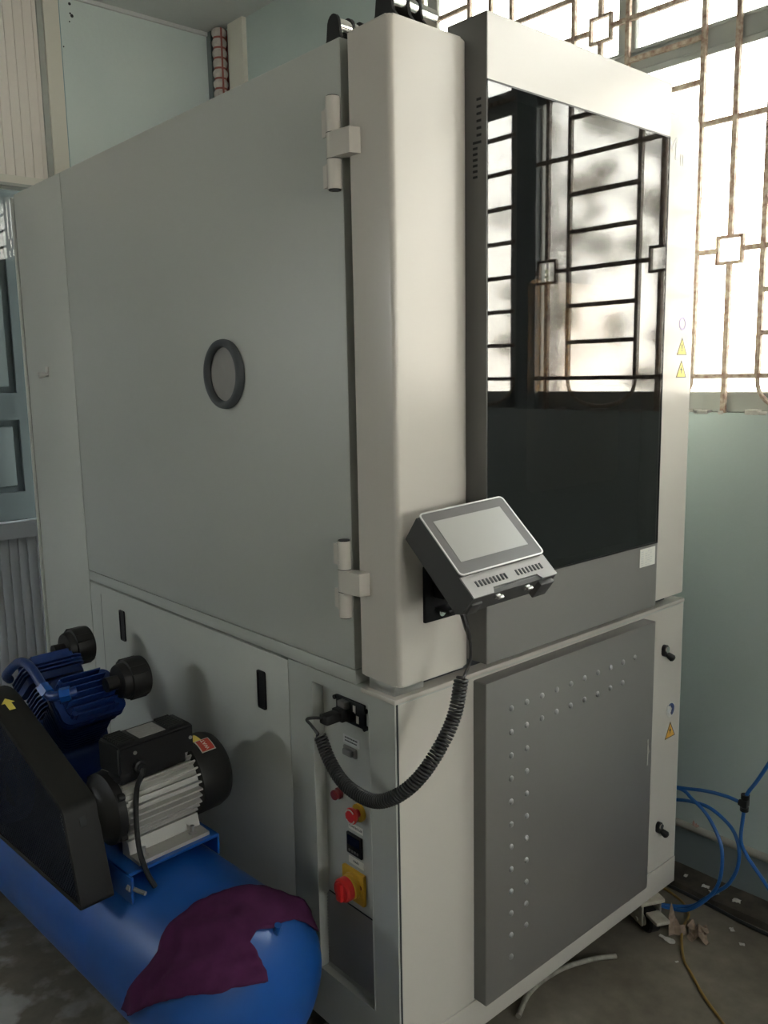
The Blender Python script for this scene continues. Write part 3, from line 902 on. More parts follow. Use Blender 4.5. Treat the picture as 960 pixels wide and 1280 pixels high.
clamp(.040, .030, ZTOP, 1.12)

# ---- casters
def caster(x, y, rz):
    c = bpy.data.objects.new('caster', None); COL.objects.link(c); c.parent = ch; c.location = (x, y, 0); c.rotation_euler = (0, 0, rz)
    c.scale = (1.22, 1.22, 1.0)
    simple('caster_fork', M_CASTER, c, (-.032, .032, -.034, .034, .088, .100), (-.026, -.0205, -.03, .024, .026, .090), (.0205, .026, -.03, .024, .026, .090), (-.0205, .0205, .004, .024, .074, .090), bevel=.003)
    bm = BM(); add_lathe(bm, (-.014, -.012, .038), (1, 0, 0), [(0, .020), (0, .033), (.004, .038), (.024, .038), (.028, .033), (.028, .020)], 28); finish(bm, 'caster_wheel', M_BLACKR, c)
    bm = BM(); add_cyl(bm, (-.030, -.012, .038), (.030, -.012, .038), .006, seg=12); add_cyl(bm, (-.018, -.012, .038), (.018, -.012, .038), .019, seg=20); finish(bm, 'caster_hub', M_CASTER, c)
    bm = BM(); add_box(bm, -.018, .018, -.075, -.03, .058, .070, bevel=.004); finish(bm, 'brake_pedal', M_CASTER, c)
caster(.965, .022, R(-25)); caster(.12, .12, R(10)); caster(.955, 1.65, 0); caster(.12, 1.65, 0)

# ------------------------------------------------------------------ hand terminal
hm = empty('touch_terminal', 'grey touch-screen operator terminal hanging tilted on the white door column', 'control panel', (.0129, -.068, 1.2999))
hm.rotation_euler = (R(40.87), R(-4.02), R(-6.66))
M_HSIDE = new_mat('terminal_grey_shell', (0.075, 0.074, 0.072), 0.5, spec=0.35, bump=0.15, bscale=900)
M_HFRONT = new_mat('terminal_silver_grey', (0.36, 0.345, 0.33), 0.4, bump=0.1, bscale=900)
Hh, Hb, Hd = .188, .1437, .064
# shell profile in (y,z) with the lower lip; notched underside
bm = BM()
add_prism(bm, [(0, -.006), (0, -Hd), (-Hh+.012, -Hd), (-Hh+.001, -Hd+.014), (-Hh, -.006), (-Hh+.006, -.003), (-Hb, -.003)], 'x', .0, .2)
shell = finish(bm, 'shell', M_HSIDE, hm, smooth=False)
bm = BM()   # sloping lip plate with a cut-out in the middle
lip = [(.001, -Hb), (.199, -Hb), (.199, -Hh-.001), (.163, -Hh-.001), (.156, -Hh+.010), (.052, -Hh+.010), (.046, -Hh-.001), (.001, -Hh-.001)]
add_prism(bm, lip, 'z', -.004, -.0005); finish(bm, 'vent_lip', M_HFRONT, hm, smooth=False)
slot = None
for k in range(17):
    x = (.024+.0083*k) if k < 9 else (.118+.0083*(k-9))
    if slot is None:
        slot = simple('vent_slot', M_GAP, hm, (-.0019, .0019, -.006, .006, -.001, .0004)); o = slot
    else:
        o = slot.copy(); COL.objects.link(o); o.parent = hm
    o.location = (x, -Hb-.021, 0)
bm = BM(); add_prism(bm, rrect(0, .2, -Hb, 0, .009, 6), 'z', -.006, .004)
es = [e for e in bm.edges if abs(e.verts[0].co.z-.004) < 1e-6 and abs(e.verts[1].co.z-.004) < 1e-6]
finish(bm, 'bezel_body', M_HSIDE, hm)
bm = BM(); add_ring_prism(bm, rrect(-.0006, .2006, -Hb-.0006, .0006, .0095, 6), rrect(.0022, .1978, -Hb+.0022, -.0022, .007, 6), 'z', .0025, .0052)
o = finish(bm, 'bezel_rim', M_RIMM, hm); o['label'] = 'bright metal rim'
bm = BM(); add_prism(bm, rrect(.0022, .1978, -Hb+.0022, -.0022, .007, 6), 'z', .003, .0046); finish(bm, 'bezel_face', new_mat('bezel_grey_film', (0.115, 0.108, 0.104), 0.42, spec=0.3), hm)
simple('screen', M_SCREEN, hm, (.0187, .1787, -.1176, -.0225, .0040, .0050))
for x in (.062, .132):
    bm = BM(); add_box(bm, x-.006, x+.006, -Hh-.004, -Hh+.006, -.022, -.012, bevel=.002); add_box(bm, x-.002, x+.011, -Hh-.008, -Hh-.002, -.019, -.014, bevel=.001); finish(bm, 'thumb_screw', M_STEEL, hm)
for b in ((.158, .192, -Hh-.010, -Hh+.01, -.050, -.010), (.005, .03, -Hh-.004, -Hh+.01, -.050, -.02)):
    simple('underside_block', M_HSIDE, hm, b, bevel=.003)

# ------------------------------------------------------------------ coiled cable with plug
cc = empty('coiled_cable', 'black coiled cable looping from terminal to socket in the switch bay', 'cable', (.06, -.13, 1.0))
def loc(pts, o): return [Vector(p)-Vector(o) for p in pts]
CO = (.06, -.13, 1.0)
path = catmull(loc([(.0605, -.130, 1.004), (.0400, -.130, .9346), (-.0016, -.128, .8786), (-.036, -.107, .826), (-.058, -.066, .786), (-.060, -.005, .760), (-.057, .072, .763), (-.050, .128, .790), (-.045, .166, .833)], CO), 24)
Ls = [0]
for a, b in zip(path, path[1:]): Ls.append(Ls[-1]+(b-a).length)
tot = Ls[-1]; pitch = .0066; turns = tot/pitch; N = int(turns*11)
def at_len(s):
    import bisect
    i = min(max(bisect.bisect_right(Ls, s)-1, 0), len(path)-2)
    t = (s-Ls[i])/max(1e-9, Ls[i+1]-Ls[i]); return path[i].lerp(path[i+1], t), (path[i+1]-path[i]).normalized()
pts = []; s_, _ = frame_of(at_len(0)[1])
for i in range(N+1):
    s = tot*i/N; p, d = at_len(s)
    s_ = (s_-d*s_.dot(d)).normalized(); t_ = d.cross(s_)
    a = 2*PI*turns*i/N
    rr = .0112*min(1, .4+i/14, .4+(N-i)/14)
    pts.append(p+(s_*math.cos(a)+t_*math.sin(a))*rr)
bm = BM(); add_tube(bm, pts, .0030, 6); finish(bm, 'coil', M_CABLE, cc, angle=80)
bm = BM(); add_tube(bm, catmull(loc([(.0725, -.122, 1.118), (.0790, -.128, 1.085), (.0838, -.13, 1.060), (.0830, -.13, 1.030), (.0700, -.130, 1.008), tuple(pts[0]+Vector(CO))], CO), 6), [.0055]*6+[.0042]*4+[.003]*21, 8); finish(bm, 'lead', M_CABLE, cc)
bm = BM(); add_tube(bm, catmull(loc([tuple(pts[-1]+Vector(CO)), (-.050, .188, .848), (-.054, .196, .858), (-.046, .186, .862), (-.030, .176, .860)], CO), 6), .0032, 8); finish(bm, 'lead', M_CABLE, cc)
bm = BM(); mt = Matrix.Translation((-CO[0], -CO[1], -CO[2]))
add_box(bm, -.030, .008, .160, .186, .846, .866, bevel=.003, mtx=mt)
add_box(bm, .006, .022, .156, .190, .844, .868, bevel=.002, mtx=mt)
add_box(bm, .022, .036, .150, .180, .842, .862, bevel=.002, mtx=mt)
finish(bm, 'plug', M_BLACKR, cc)

# ------------------------------------------------------------------ air compressor
TO = (-.22836, .19125, 0)
ac = empty('air_compressor', 'blue belt-driven air compressor with lying tank beside the test chamber', 'air compressor', TO, R(3.5))
TR, TZ, TL_ = .18, .34, 1.22
# tank
bm = BM(); pr = []
D = .10
for k in range(11):
    a = PI/2*k/10; pr.append((-D*math.cos(a), TR*math.sin(a)))
pr[0] = (-D, 0)
pr += [(TL_, TR)]+[(TL_+D*math.sin(PI/2*k/8), TR*math.cos(PI/2*k/8)) for k in range(1, 8)]+[(TL_+D, 0)]
add_lathe(bm, (0, 0, TZ), (0, 1, 0), pr, 64)
tank = finish(bm, 'tank', M_BLUE, ac, angle=60)
bm = BM(); add_lathe(bm, (.036, -.058, TZ+.135), (0, -.35, 1), [(0, .007), (.022, .007), (.022, .0), ], 12); finish(bm, 'tank_port', M_BLUE, tank)
for y in (.12, TL_-.1):
    for s in (-1, 1):
        bm = BM(); add_prism(bm, [(s*.10, .19), (s*.15, .235), (s*.17, .025), (s*.14, .025)], 'y', y-.03, y+.03)
        add_box(bm, min(s*.13, s*.19), max(s*.13, s*.19), y-.04, y+.04, .012, .026, bevel=.002)
        lg = finish(bm, 'foot', M_BLUE, ac)
        bm = BM(); add_cyl(bm, (s*.16, y, 0), (s*.16, y, .013), .022, seg=16); finish(bm, 'rubber_pad', M_BLACKR, lg)
# side bar near floor
simple('carry_handle', M_DBLUE, ac, (-.30, -.15, 1.03, 1.05, .175, .195), bevel=.003)
# platform
pf = simple('motor_platform', M_BLUE, ac, (-.115, .112, .240, .475, .532, .539), (.106, .112, .240, .475, .490, .539), (-.115, -.109, .225, .475, .47, .539), bevel=.0015, seg=1)
simple('pump_platform', M_BLUE, ac, (-.13, .12, .60, .99, .500, .512), (-.13, .12, .60, .61, .48, .512), (-.13, .12, .98, .99, .48, .512), bevel=.002)
# motor, axis along x
my, mz, mr = .352, .6405, .078
mo = bpy.data.objects.new('electric_motor', None); COL.objects.link(mo); mo.parent = ac; mo.location = (0, my, mz)
bm = BM(); add_cyl(bm, (-.090, 0, 0), (.098, 0, 0), mr-.014, seg=40)
nf = 30
for k in range(nf):
    a = 2*PI*k/nf
    if math.sin(a) < -.80: continue
    mt = Matrix.Rotation(a, 4, 'X')
    add_box(bm, -.082, .100, mr-.017, mr+.001+.002*(k % 2), -.0019, .0019, mtx=mt)
finish(bm, 'finned_stator', M_ALU, mo, smooth=False)
bm = BM(); add_lathe(bm, (.096, 0, 0), (1, 0, 0), [(0, .074), (.0, .088), (.006, .0895), (.062, .0885), (.078, .083), (.086, .072), (.088, .05), (.088, 0)], 48)
fc = finish(bm, 'fan_cover', M_BLACKR, mo)
bm = BM(); add_lathe(bm, (-.132, 0, 0), (1, 0, 0), [(0, .03), (.004, .052), (.012, .060), (.022, .066), (.028, .078), (.046, .079), (.046, .05)], 40)
for a in (35, 145, 215, 325):
    add_cyl(bm, (-.10, .078*math.cos(R(a)), .078*math.sin(R(a))), (-.086, .078*math.cos(R(a)), .078*math.sin(R(a))), .008, seg=10)
finish(bm, 'end_bell', M_BLACKR, mo)
# sticker on the fan cover
def on_cyl(par, name, mat, x0, x1, a0, a1, r, off):
    bm = BM(); n = 8; A = []
    for k in range(n+1):
        a = R(a0+(a1-a0)*k/n)
        A.append([bm.verts.new((x, (r+o_)*math.cos(a), (r+o_)*math.sin(a))) for x in (x0, x1) for o_ in (0, off)])
    for p, q in zip(A, A[1:]):
        bm.faces.new((p[1], p[3], q[3], q[1])); bm.faces.new((p[0], q[0], q[2], p[2])); bm.faces.new((p[0], p[1], q[1], q[0])); bm.faces.new((p[2], q[2], q[3], p[3]))
    bm.faces.new((A[0][0], A[0][2], A[0][3], A[0][1])); bm.faces.new((A[-1][0], A[-1][1], A[-1][3], A[-1][2]))
    return finish(bm, name, mat, par)
on_cyl(fc, 'sticker', M_YSTICK, .110, .134, 86, 104, .0890, .0008)
on_cyl(fc, 'sticker', M_SCRAP, .115, .152, 104, 128, .0889, .0008)
stk = on_cyl(fc, 'sticker', new_mat('red_sticker', (0.45, 0.05, 0.03), .4), .1175, .1495, 105.5, 126.5, .0892, .0010)
a = R(116); nrm = Vector((0, math.cos(a), math.sin(a)))
text_obj('sticker_text', 'TAW', .013, M_LABEL, fc, basis((.1335, nrm.y*.0904, nrm.z*.0904), (0, -nrm.z, nrm.y), (-1, 0, 0), nrm))
# feet
bm = BM()
add_prism(bm, [(-.100, -.1015), (-.100, -.0935), (-.062, -.0925), (-.054, -.066), (-.030, -.066), (-.030, -.1015)], 'x', -.080, .094)
add_prism(bm, [(.100, -.1015), (.100, -.0935), (.062, -.0925), (.054, -.066), (.030, -.066), (.030, -.1015)], 'x', -.080, .094)
ft = finish(bm, 'motor_base', M_ALU, mo, smooth=False)
for x in (-.058, .062):
    bm = BM(); add_cyl(bm, (x, -.082, -.094), (x, -.082, -.088), .009, seg=6); add_cyl(bm, (x, -.082, -.088), (x, -.082, -.074), .0045, seg=10); finish(bm, 'bolt', M_STEEL, ft)
# capacitor / terminal box on top
bx0 = BM()
add_prism(bx0, [(-.0745, .095), (-.0745, .155), (-.066, .1585), (.006, .1585), (.014, .152), (.014, .085)], 'x', -.097, .083)
es = [e for e in bx0.edges]
bmesh.ops.bevel(bx0, geom=es, offset=.004, segments=2, affect='EDGES')
tb = finish(bx0, 'capacitor_box', M_BLACK, mo)
simple('box_skirt', M_BLACK, tb, (-.090, .070, -.060, -.006, .068, .10), bevel=.004)
bm = BM()
for i in range(8):
    for x0, x1, w in ((-.090, -.052, 0), (.030, .066, 0)):
        y = -.060+.0085*i
        add_box(bm, x0, x1, y-.0022, y+.0022, .158, .1625)
o = finish(bm, 'vent_ribs', M_BLACKR, tb, smooth=False); o['kind'] = 'stuff'
simple('rating_plate', new_mat('dull_aluminium_plate', (0.30, 0.29, 0.27), .5, var=.15, vscale=120), tb, (-.040, .022, -.062, -.004, .1585, .1598))
bm = BM(); add_lathe(bm, (-.055, -.0745, .108), (0, -1, 0), [(0, .014), (.012, .014), (.014, .010), (.022, .010), (.022, 0)], 8); finish(bm, 'cable_gland', M_BLACK, tb)
for x, z in ((-.060, .137), (.074, .128)):
    bm = BM(); add_cyl(bm, (x, -.0745, z), (x, -.077, z), .004, seg=10); finish(bm, 'box_screw', M_STEEL, tb)
bm = BM(); add_tube(bm, catmull([(-.055, -.096, .108), (-.060, -.098, .094), (-.062, -.078, .060), (-.072, -.085, 0), (-.082, -.108, -.060), (-.076, -.125, -.110), (-.068, -.140, -.140), (-.060, -.11, -.170)], 6), .0058, 8); finish(bm, 'power_cable', M_CABLE, mo)
# tensioning bolt
bm = BM(); add_cyl(bm, (-.112, .235, .512), (-.098, .200, .508), .0045, seg=10); add_cyl(bm, (-.114, .240, .513), (-.112, .232, .512), .008, seg=6); finish(bm, 'tension_bolt', M_GREYD, ac)

# pump
pu = bpy.data.objects.new('pump', None); COL.objects.link(pu); pu.parent = ac; pu.location = (0, .79, .62)
bm = BM(); add_box(bm, -.095, .085, -.11, .11, -.108, .02, bevel=.02, seg=3); add_cyl(bm, (-.11, 0, 0), (.10, 0, 0), .075, seg=28)
add_box(bm, -.10, .10, -.13, .13, -.108, -.092, bevel=.003)
finish(bm, 'crankcase', M_DBLUE, pu)
def cylinder(sgn):
    # local frame: axis w along leaning direction
    ax = Vector((0, sgn*math.sin(R(40)), math.cos(R(40)))); side = Vector((0, sgn*math.cos(R(40)), -math.sin(R(40))))
    mt = basis((0, 0, 0), (1, 0, 0), side, ax)
    ox = .022 if sgn < 0 else .040
    bm = BM()
    add_cyl(bm, mt@Vector((ox, 0, .04)), mt@Vector((ox, 0, .165)), .044, seg=28)
    for k in range(8):
        z = .068+k*.0115
        vv = add_prism(bm, rrect(ox-.066, ox+.066, -.060, .060, .028, 5), 'z', z, z+.0035)
        for v in vv: v.co = mt @ v.co
    finish(bm, 'cylinder', M_DBLUE, pu)
    bm = BM()
    vv = add_prism(bm, rrect(ox-.075, ox+.075, -.058, .058, .020, 5), 'z', .163, .182)
    for v in vv: v.co = mt @ v.co
    vv = add_prism(bm, rrect(ox-.064, ox+.064, -.048, .048, .018, 5), 'z', .182, .215)
    for v in vv: v.co = mt @ v.co
    for k in range(3):
        z = .186+k*.0105
        vv = add_prism(bm, rrect(ox-.082, ox+.082, -.064, .064, .022, 5), 'z', z, z+.0035)
        for v in vv: v.co = mt @ v.co
    for k in range(7):
        y = -.054+.018*k
        h = .010+.010*math.cos((k-3)/3.6*PI/2)
        vv = add_box(bm, ox-.070+.006*abs(k-3), ox+.070-.006*abs(k-3), y-.0018, y+.0018, .21, .222+h, bevel=.001, seg=1, mtx=mt)
    hd = finish(bm, 'cylinder_head', M_DBLUE, pu)
    for x in (-.055, .055):
        for y in (-.045, .045):
            bm = BM(); add_cyl(bm, mt@Vector((ox+x, y, .20)), mt@Vector((ox+x, y, .226)), .0075, seg=6)
            finish(bm, 'head_bolt', M_DBLUE, hd)
    # air filter
    fz = .207
    c0 = mt@Vector((ox+.060, 0, fz))
    if sgn < 0: c0 = Vector((.082, -.175, .190)); 
    else: c0 = Vector((.098, .150, .200))
    fr = .051
    bm = BM(); add_cyl(bm, c0-Vector((.03, 0, 0)), c0+Vector((.004, 0, 0)), .018, seg=16)
    add_lathe(bm, c0, (1, 0, 0), [(0, .018), (.002, fr*.80), (.008, fr*.86), (.020, fr*.88), (.022, fr*.98), (.030, fr), (.062, fr*1.02), (.070, fr*.99), (.074, fr*.85), (.074, 0)], 36)
    for k in range(4):
        a = PI/2*k+.9
        p = c0+Vector((.02, fr*.95*math.cos(a), fr*.95*math.sin(a)))
        mt2 = Matrix.Translation(p) @ Matrix.Rotation(a, 4, 'X')
        add_box(bm, 0, .045, -.002, .0045, -.011, .011, bevel=.0015, seg=1, mtx=mt2)
    finish(bm, 'air_filter', M_BLACKR, pu)
cylinder(-1); cylinder(1)
bm = BM(); add_tube(bm, catmull([(-.060, .135, .160), (-.088, .075, .195), (-.092, -.02, .250), (-.092, -.085, .255), (-.090, -.150, .218), (-.090, -.185, .206), (-.075, -.215, .212), (-.045, -.225, .215)], 6), .0115, 12)
pp = finish(bm, 'discharge_pipe', M_DBLUE, pu)
bm = BM(); add_cyl(bm, (-.091, -.150, .219), (-.090, -.176, .207), .0165, seg=6); add_cyl(bm, (-.078, -.210, .211), (-.058, -.222, .214), .0165, seg=6); finish(bm, 'pipe_nut', M_BLUE, pp)

# belt guard
gd = bpy.data.objects.new('belt_guard', None); COL.objects.link(gd); gd.parent = ac; gd.location = (0, 0, 0)
def hull(pts):
    pts = sorted(set(pts)); 
    def cr(o, a, b): return (a[0]-o[0])*(b[1]-o[1])-(a[1]-o[1])*(b[0]-o[0])
    lo = []
    for p in pts:
        while len(lo) >= 2 and cr(lo[-2], lo[-1], p) <= 0: lo.pop()
        lo.append(p)
    hi = []
    for p in reversed(pts):
        while len(hi) >= 2 and cr(hi[-2], hi[-1], p) <= 0: hi.pop()
        hi.append(p)
    return lo[:-1]+hi[:-1]
circs = [(.284, .492, .010), (.352, .664, .030), (.730, .655, .172), (.900, .505, .024)]
allp = []
for cy, cz, r in circs: allp += [(round(cy+r*math.cos(2*PI*k/48), 5), round(cz+r*math.sin(2*PI*k/48), 5)) for k in range(48)]
out = hull(allp)
def inset(poly, d):
    n = len(poly); res = []
    for i in range(n):
        p0 = Vector(poly[i-1]); p1 = Vector(poly[i]); p2 = Vector(poly[(i+1) % n])
        e1 = (p1-p0).normalized(); e2 = (p2-p1).normalized()
        nn = (Vector((-e1.y, e1.x))+Vector((-e2.y, e2.x)))
        if nn.length < 1e-6: nn = Vector((-e1.y, e1.x))
        nn.normalize(); c = max(.35, nn.dot(Vector((-e1.y, e1.x))))
        q = p1+nn*(d/c); res.append((q.x, q.y))
    return res
bm = BM(); add_ring_prism(bm, out, inset(out, .0025), 'x', -.200, -.130)
add_ring_prism(bm, inset(out, .0005), inset(out, .012), 'x', -.2008, -.1975)
rim = finish(bm, 'guard_rim', M_BLACKR, gd, angle=40); rim['label'] = 'black pressed steel rim'
bm = BM(); add_prism(bm, inset(out, .003), 'x', -.133, -.130); finish(bm, 'guard_back', M_BLACKR, gd, smooth=False)
# mesh
inn = inset(out, .008)
def clip(p, d, poly):
    t0, t1 = -9, 9; n = len(poly)
    for i in range(n):
        a = Vector(poly[i]); b = Vector(poly[(i+1) % n]); e = b-a; nn = Vector((-e.y, e.x))
        den = nn.dot(d); num = nn.dot(a-p)
        if abs(den) < 1e-12:
            if num > 0: return None
            continue
        t = num/den
        if den > 0: t0 = max(t0, t)
        else: t1 = min(t1, t)
    return (t0, t1) if t1 > t0 else None
verts = []; faces = []
for ang in (35, 125):
    d = Vector((math.cos(R(ang)), math.sin(R(ang)))); nrm2 = Vector((-d.y, d.x))
    for k in range(-120, 121):
        p = Vector((.65, .65))+nrm2*(k*.0072)
        q = clip(p, d, inn)
        if not q: continue
        a = p+d*q[0]; b = p+d*q[1]; w = nrm2*.0011; xx = -.1985 if ang == 35 else -.1993
        i0 = len(verts)
        for P_ in (a-w, b-w, b+w, a+w): verts.append((xx, P_.x, P_.y))
        for P_ in (a-w, b-w, b+w, a+w): verts.append((xx+.0010, P_.x, P_.y))
        faces += [(i0, i0+1, i0+2, i0+3), (i0+7, i0+6, i0+5, i0+4), (i0, i0+4, i0+5, i0+1), (i0+3, i0+2, i0+6, i0+7)]
me = bpy.data.meshes.new('guard_mesh'); me.from_pydata(verts, [], faces); me.materials.append(new_mat('dark_blue_black_mesh', (0.02, 0.03, 0.055), .45, metal=.4))
o = bpy.data.objects.new('guard_mesh', me); COL.objects.link(o); o.parent = gd; o['kind'] = 'stuff'
# wheels and belt inside
bm = BM(); cy, cz = .735, .655
add_ring_prism(bm, circ(cy, cz, .150, 56), circ(cy, cz, .128, 56), 'x', -.180, -.150)
for k in range(5):
    a = 2*PI*k/5; d = Vector((0, math.cos(a), math.sin(a)))
    c0 = Vector((-.165, cy, cz)); add_tube(bm, [c0+d*.02, c0+d*.075, c0+d*.130], [.018, .013, .016], 8)
add_cyl(bm, (-.185, cy, cz), (-.14, cy, cz), .028, seg=20)
finish(bm, 'flywheel', M_DBLUE, gd)
bm = BM(); add_cyl(bm, (-.182, my, mz), (-.15, my, mz), .035, seg=28); add_cyl(bm, (-.190, my, mz), (-.13, my, mz), .014, seg=16); finish(bm, 'motor_pulley', M_STEEL, gd)
bl = hull([(round(a, 5), round(b, 5)) for a, b in circ(cy, cz, .153, 56)+circ(my, mz, .038, 28)])
bm = BM(); add_ring_prism(bm, bl, inset(bl, .008), 'x', -.172, -.158); finish(bm, 'drive_belt', M_GAP, gd)
# arrow sticker on the sloping rim
e1 = Vector((0, .443, .148)).normalized()
pos = Vector((-.178, .655, .832))
ua = Vector((0, e1.y, e1.z)); nrm3 = Vector((0, -e1.z, e1.y))
mtA = basis(pos-ua*.03+nrm3*.0045, (1, 0, 0), ua, nrm3)
bm = BM(); vv = add_prism(bm, [(-.007, -.022), (.007, -.022), (.007, .004), (.015, .004), (0, .022), (-.015, .004), (-.007, .004)], 'z', 0, .0008)
for v in vv: v.co = mtA @ v.co
o = finish(bm, 'arrow_sticker', M_YSTICK, gd, smooth=False)

# ------------------------------------------------------------------ towel on the tank
acm = Matrix.Translation(TO) @ Matrix.Rotation(R(3.5), 4, 'Z')
def tank_pt(y, ang, extra=0):
    r = TR*math.sqrt(max(0, 1-(y/D)**2)) if y < 0 else TR
    a = R(ang); return Vector(((r+extra)*math.sin(a), y, TZ+(r+extra)*math.cos(a)))
outl = [(.160, -96), (.132, -96), (.099, -88), (.045, -74), (.001, -66), (-.035, -57), (-.062, -49.5), (-.078, -34), (-.088, -14), (-.083, -11), (-.076, -8.7), (-.056, -11.5), (-.050, -3), (-.056, 10), (-.052, 20), (-.048, 33), (-.046, 48), (-.040, 66), (-.012, 58), (0, 42), (.024, 26), (.042, 14.3), (.053, 4), (.070, -6.6), (.084, -19.6), (.092, -27.5), (.085, -40), (.083, -50), (.095, -62), (.11, -74)]
d0 = Vector((-.50, -.42, .76)).normalized()
e1 = d0.cross(Vector((0, 1, 0))).normalized(); e2 = d0.cross(e1).normalized()
cen = Vector((0, 0, TZ))
P2 = []
for y, a in outl:
    p = tank_pt(y, a)-cen; P2.append(Vector((p.dot(e1), p.dot(e2))))
# jitter-free densified boundary
dens = []
for i in range(len(P2)):
    a, b = P2[i], P2[(i+1) % len(P2)]; n = max(1, int((b-a).length/.007))
    for k in range(n):
        q = a.lerp(b, k/n); ww = noise.noise(Vector((q.x*70, q.y*70, 0)))*.0016
        dens.append(q+Vector((ww, ww)))
nb = len(dens)
def inside(q):
    c = False; j = nb-1
    for i in range(nb):
        a, b = dens[i], dens[j]
        if (a.y > q.y) != (b.y > q.y) and q.x < (b.x-a.x)*(q.y-a.y)/(b.y-a.y)+a.x: c = not c
        j = i
    return c
allv = list(dens); st = .0062
xs = [p.x for p in dens]; ysv = [p.y for p in dens]
x = min(xs)
while x < max(xs):
    y = min(ysv)
    while y < max(ysv):
        q = Vector((x+random.uniform(-.001, .001), y+random.uniform(-.001, .001)))
        if inside(q) and min((q-b).length for b in dens) > .0035: allv.append(q)
        y += st
    x += st
rs_ = geometry.delaunay_2d_cdt(allv, [], [list(range(nb))], 1, 1e-7)
tv, tf = rs_[0], rs_[2]
def Ft(p):
    r = math.hypot(p.x, p.z-TZ)
    return (r/TR)**2+(p.y/D)**2-1 if p.y < 0 else (r/TR)**2-1
bm = BM(); bv = []
for q in tv:
    o_ = cen+e1*q.x+e2*q.y+d0*.30; lo, hit_ = 0.0, None; best = (9, 0)
    for k in range(110):
        t = k*.004; f_ = Ft(o_-d0*t)
        if f_ < best[0]: best = (f_, t)
        if f_ < 0: hit_ = t; break
    if hit_ is not None:
        a, b = hit_-.004, hit_
        for _ in range(10):
            c_ = (a+b)/2
            if Ft(o_-d0*c_) < 0: b = c_
            else: a = c_
        p = o_-d0*b
    else: p = o_-d0*best[1]
    g = Vector((p.x, min(p.y, 0)*(TR/D)**2, p.z-TZ)).normalized()
    # folds: long ridges running along the cloth from lower left to upper right
    tt = (p.y-.16)*.55 - (math.degrees(math.atan2(p.x, p.z-TZ))+95)/115*.10
    w = .007+.0048*math.sin(q.x*62+q.y*38)+.004*max(0, math.sin(q.x*35-q.y*60+1.0))**3+.006*noise.noise(Vector((q.x*30, q.y*30, 1)))
    s1 = (q.x*.35+q.y*.94)
    w += .013*math.exp(-((noise.noise(Vector((q.x*7, 4, 0)))*.03+s1-.028)/.009)**2)
    w += .009*math.exp(-((s1+q.x*.3+.030)/.010)**2)
    bv.append(bm.verts.new(p+g*max(.003, w)))
for f_ in tf:
    try: bm.faces.new([bv[i] for i in f_])
    except ValueError: pass
tw = finish(bm, 'towel', M_TOWEL, None, angle=180)
tw.matrix_world = acm
tag(tw, 'crumpled dark purple towel draped over the near end of the blue tank', 'towel')
sm = tw.modifiers.new('thick', 'SOLIDIFY'); sm.thickness = .003; sm.offset = 1

# ------------------------------------------------------------------ hoses, cable, floor bits
bh = empty('air_hose', 'blue air hose looping from behind the chamber to a black tee connector', 'hose', (1.15, -.16, .375))
HO = (1.15, -.16, .375)
l0 = [(1.13, .16, .335), (1.15, .0384, .3466), (1.15, -.0448, .3665), (1.15, -.110, .374), (1.15, -.155, .371)]
l1 = [(1.12, .16, .340), (1.15, .0341, .3457), (1.1444, -.0129, .3315), (1.1389, -.0559, .3099), (1.1333, -.0889, .2766), (1.1278, -.1136, .2347), (1.1222, -.1212, .1811), (1.1167, -.115, .1224), (1.1111, -.0904, .074), (1.1056, -.0565, .0320), (1.095, -.0209, .008), (1.07, .04, .006), (1.02, .12, .006)]
l2 = [(1.14, .16, .270), (1.17, .0461, .2975), (1.166, -.0069, .3115), (1.162, -.053, .3156), (1.158, -.0951, .3035), (1.154, -.1313, .281), (1.15, -.1512, .2467), (1.146, -.1575, .2072), (1.142, -.152, .1672), (1.138, -.1325, .1212), (1.134, -.1027, .0869), (1.128, -.0716, .0528), (1.115, -.04, .022), (1.09, .02, .006), (1.04, .10, .006)]
l3 = [(1.15, -.1635, .385), (1.15, -.172, .41), (1.15, -.1915, .445), (1.155, -.2205, .507), (1.17, -.27, .62), (1.20, -.335, .78), (1.235, -.37, .90), (1.255, -.385, .945)]
l4 = [(1.15, -.1632, .362), (1.15, -.161, .335), (1.15, -.1577, .2624), (1.15, -.1750, .226), (1.15, -.1921, .2056), (1.15, -.2388, .1557), (1.13, -.31, .08), (1.10, -.40, .01), (1.06, -.52, .008)]
for l in (l0, l1, l2, l3, l4):
    bm = BM(); add_tube(bm, catmull(loc(l, HO), 6), .0052, 10); finish(bm, 'hose_run', M_HOSE, bh)
bm = BM(); mt = Matrix.Identity(4)
add_cyl(bm, (0, .012, -.004), (0, -.012, -.004), .009, seg=12); add_cyl(bm, (0, -.003, .020), (0, -.003, -.020), .0095, seg=12); add_box(bm, -.010, .010, -.013, .007, -.011, .009, bevel=.002)
add_cyl(bm, (0, -.004, .024), (0, -.004, .012), .0115, seg=12); add_cyl(bm, (0, -.003, -.024), (0, -.003, -.013), .0115, seg=12)
o = finish(bm, 'tee_connector', M_BLACK, bh)
bm = BM(); add_box(bm, 1.25-HO[0], 1.2764-HO[0], -.400-HO[1], -.372-HO[1], .93-HO[2], .965-HO[2], bevel=.003); finish(bm, 'wall_fitting', M_BLACK, bh)

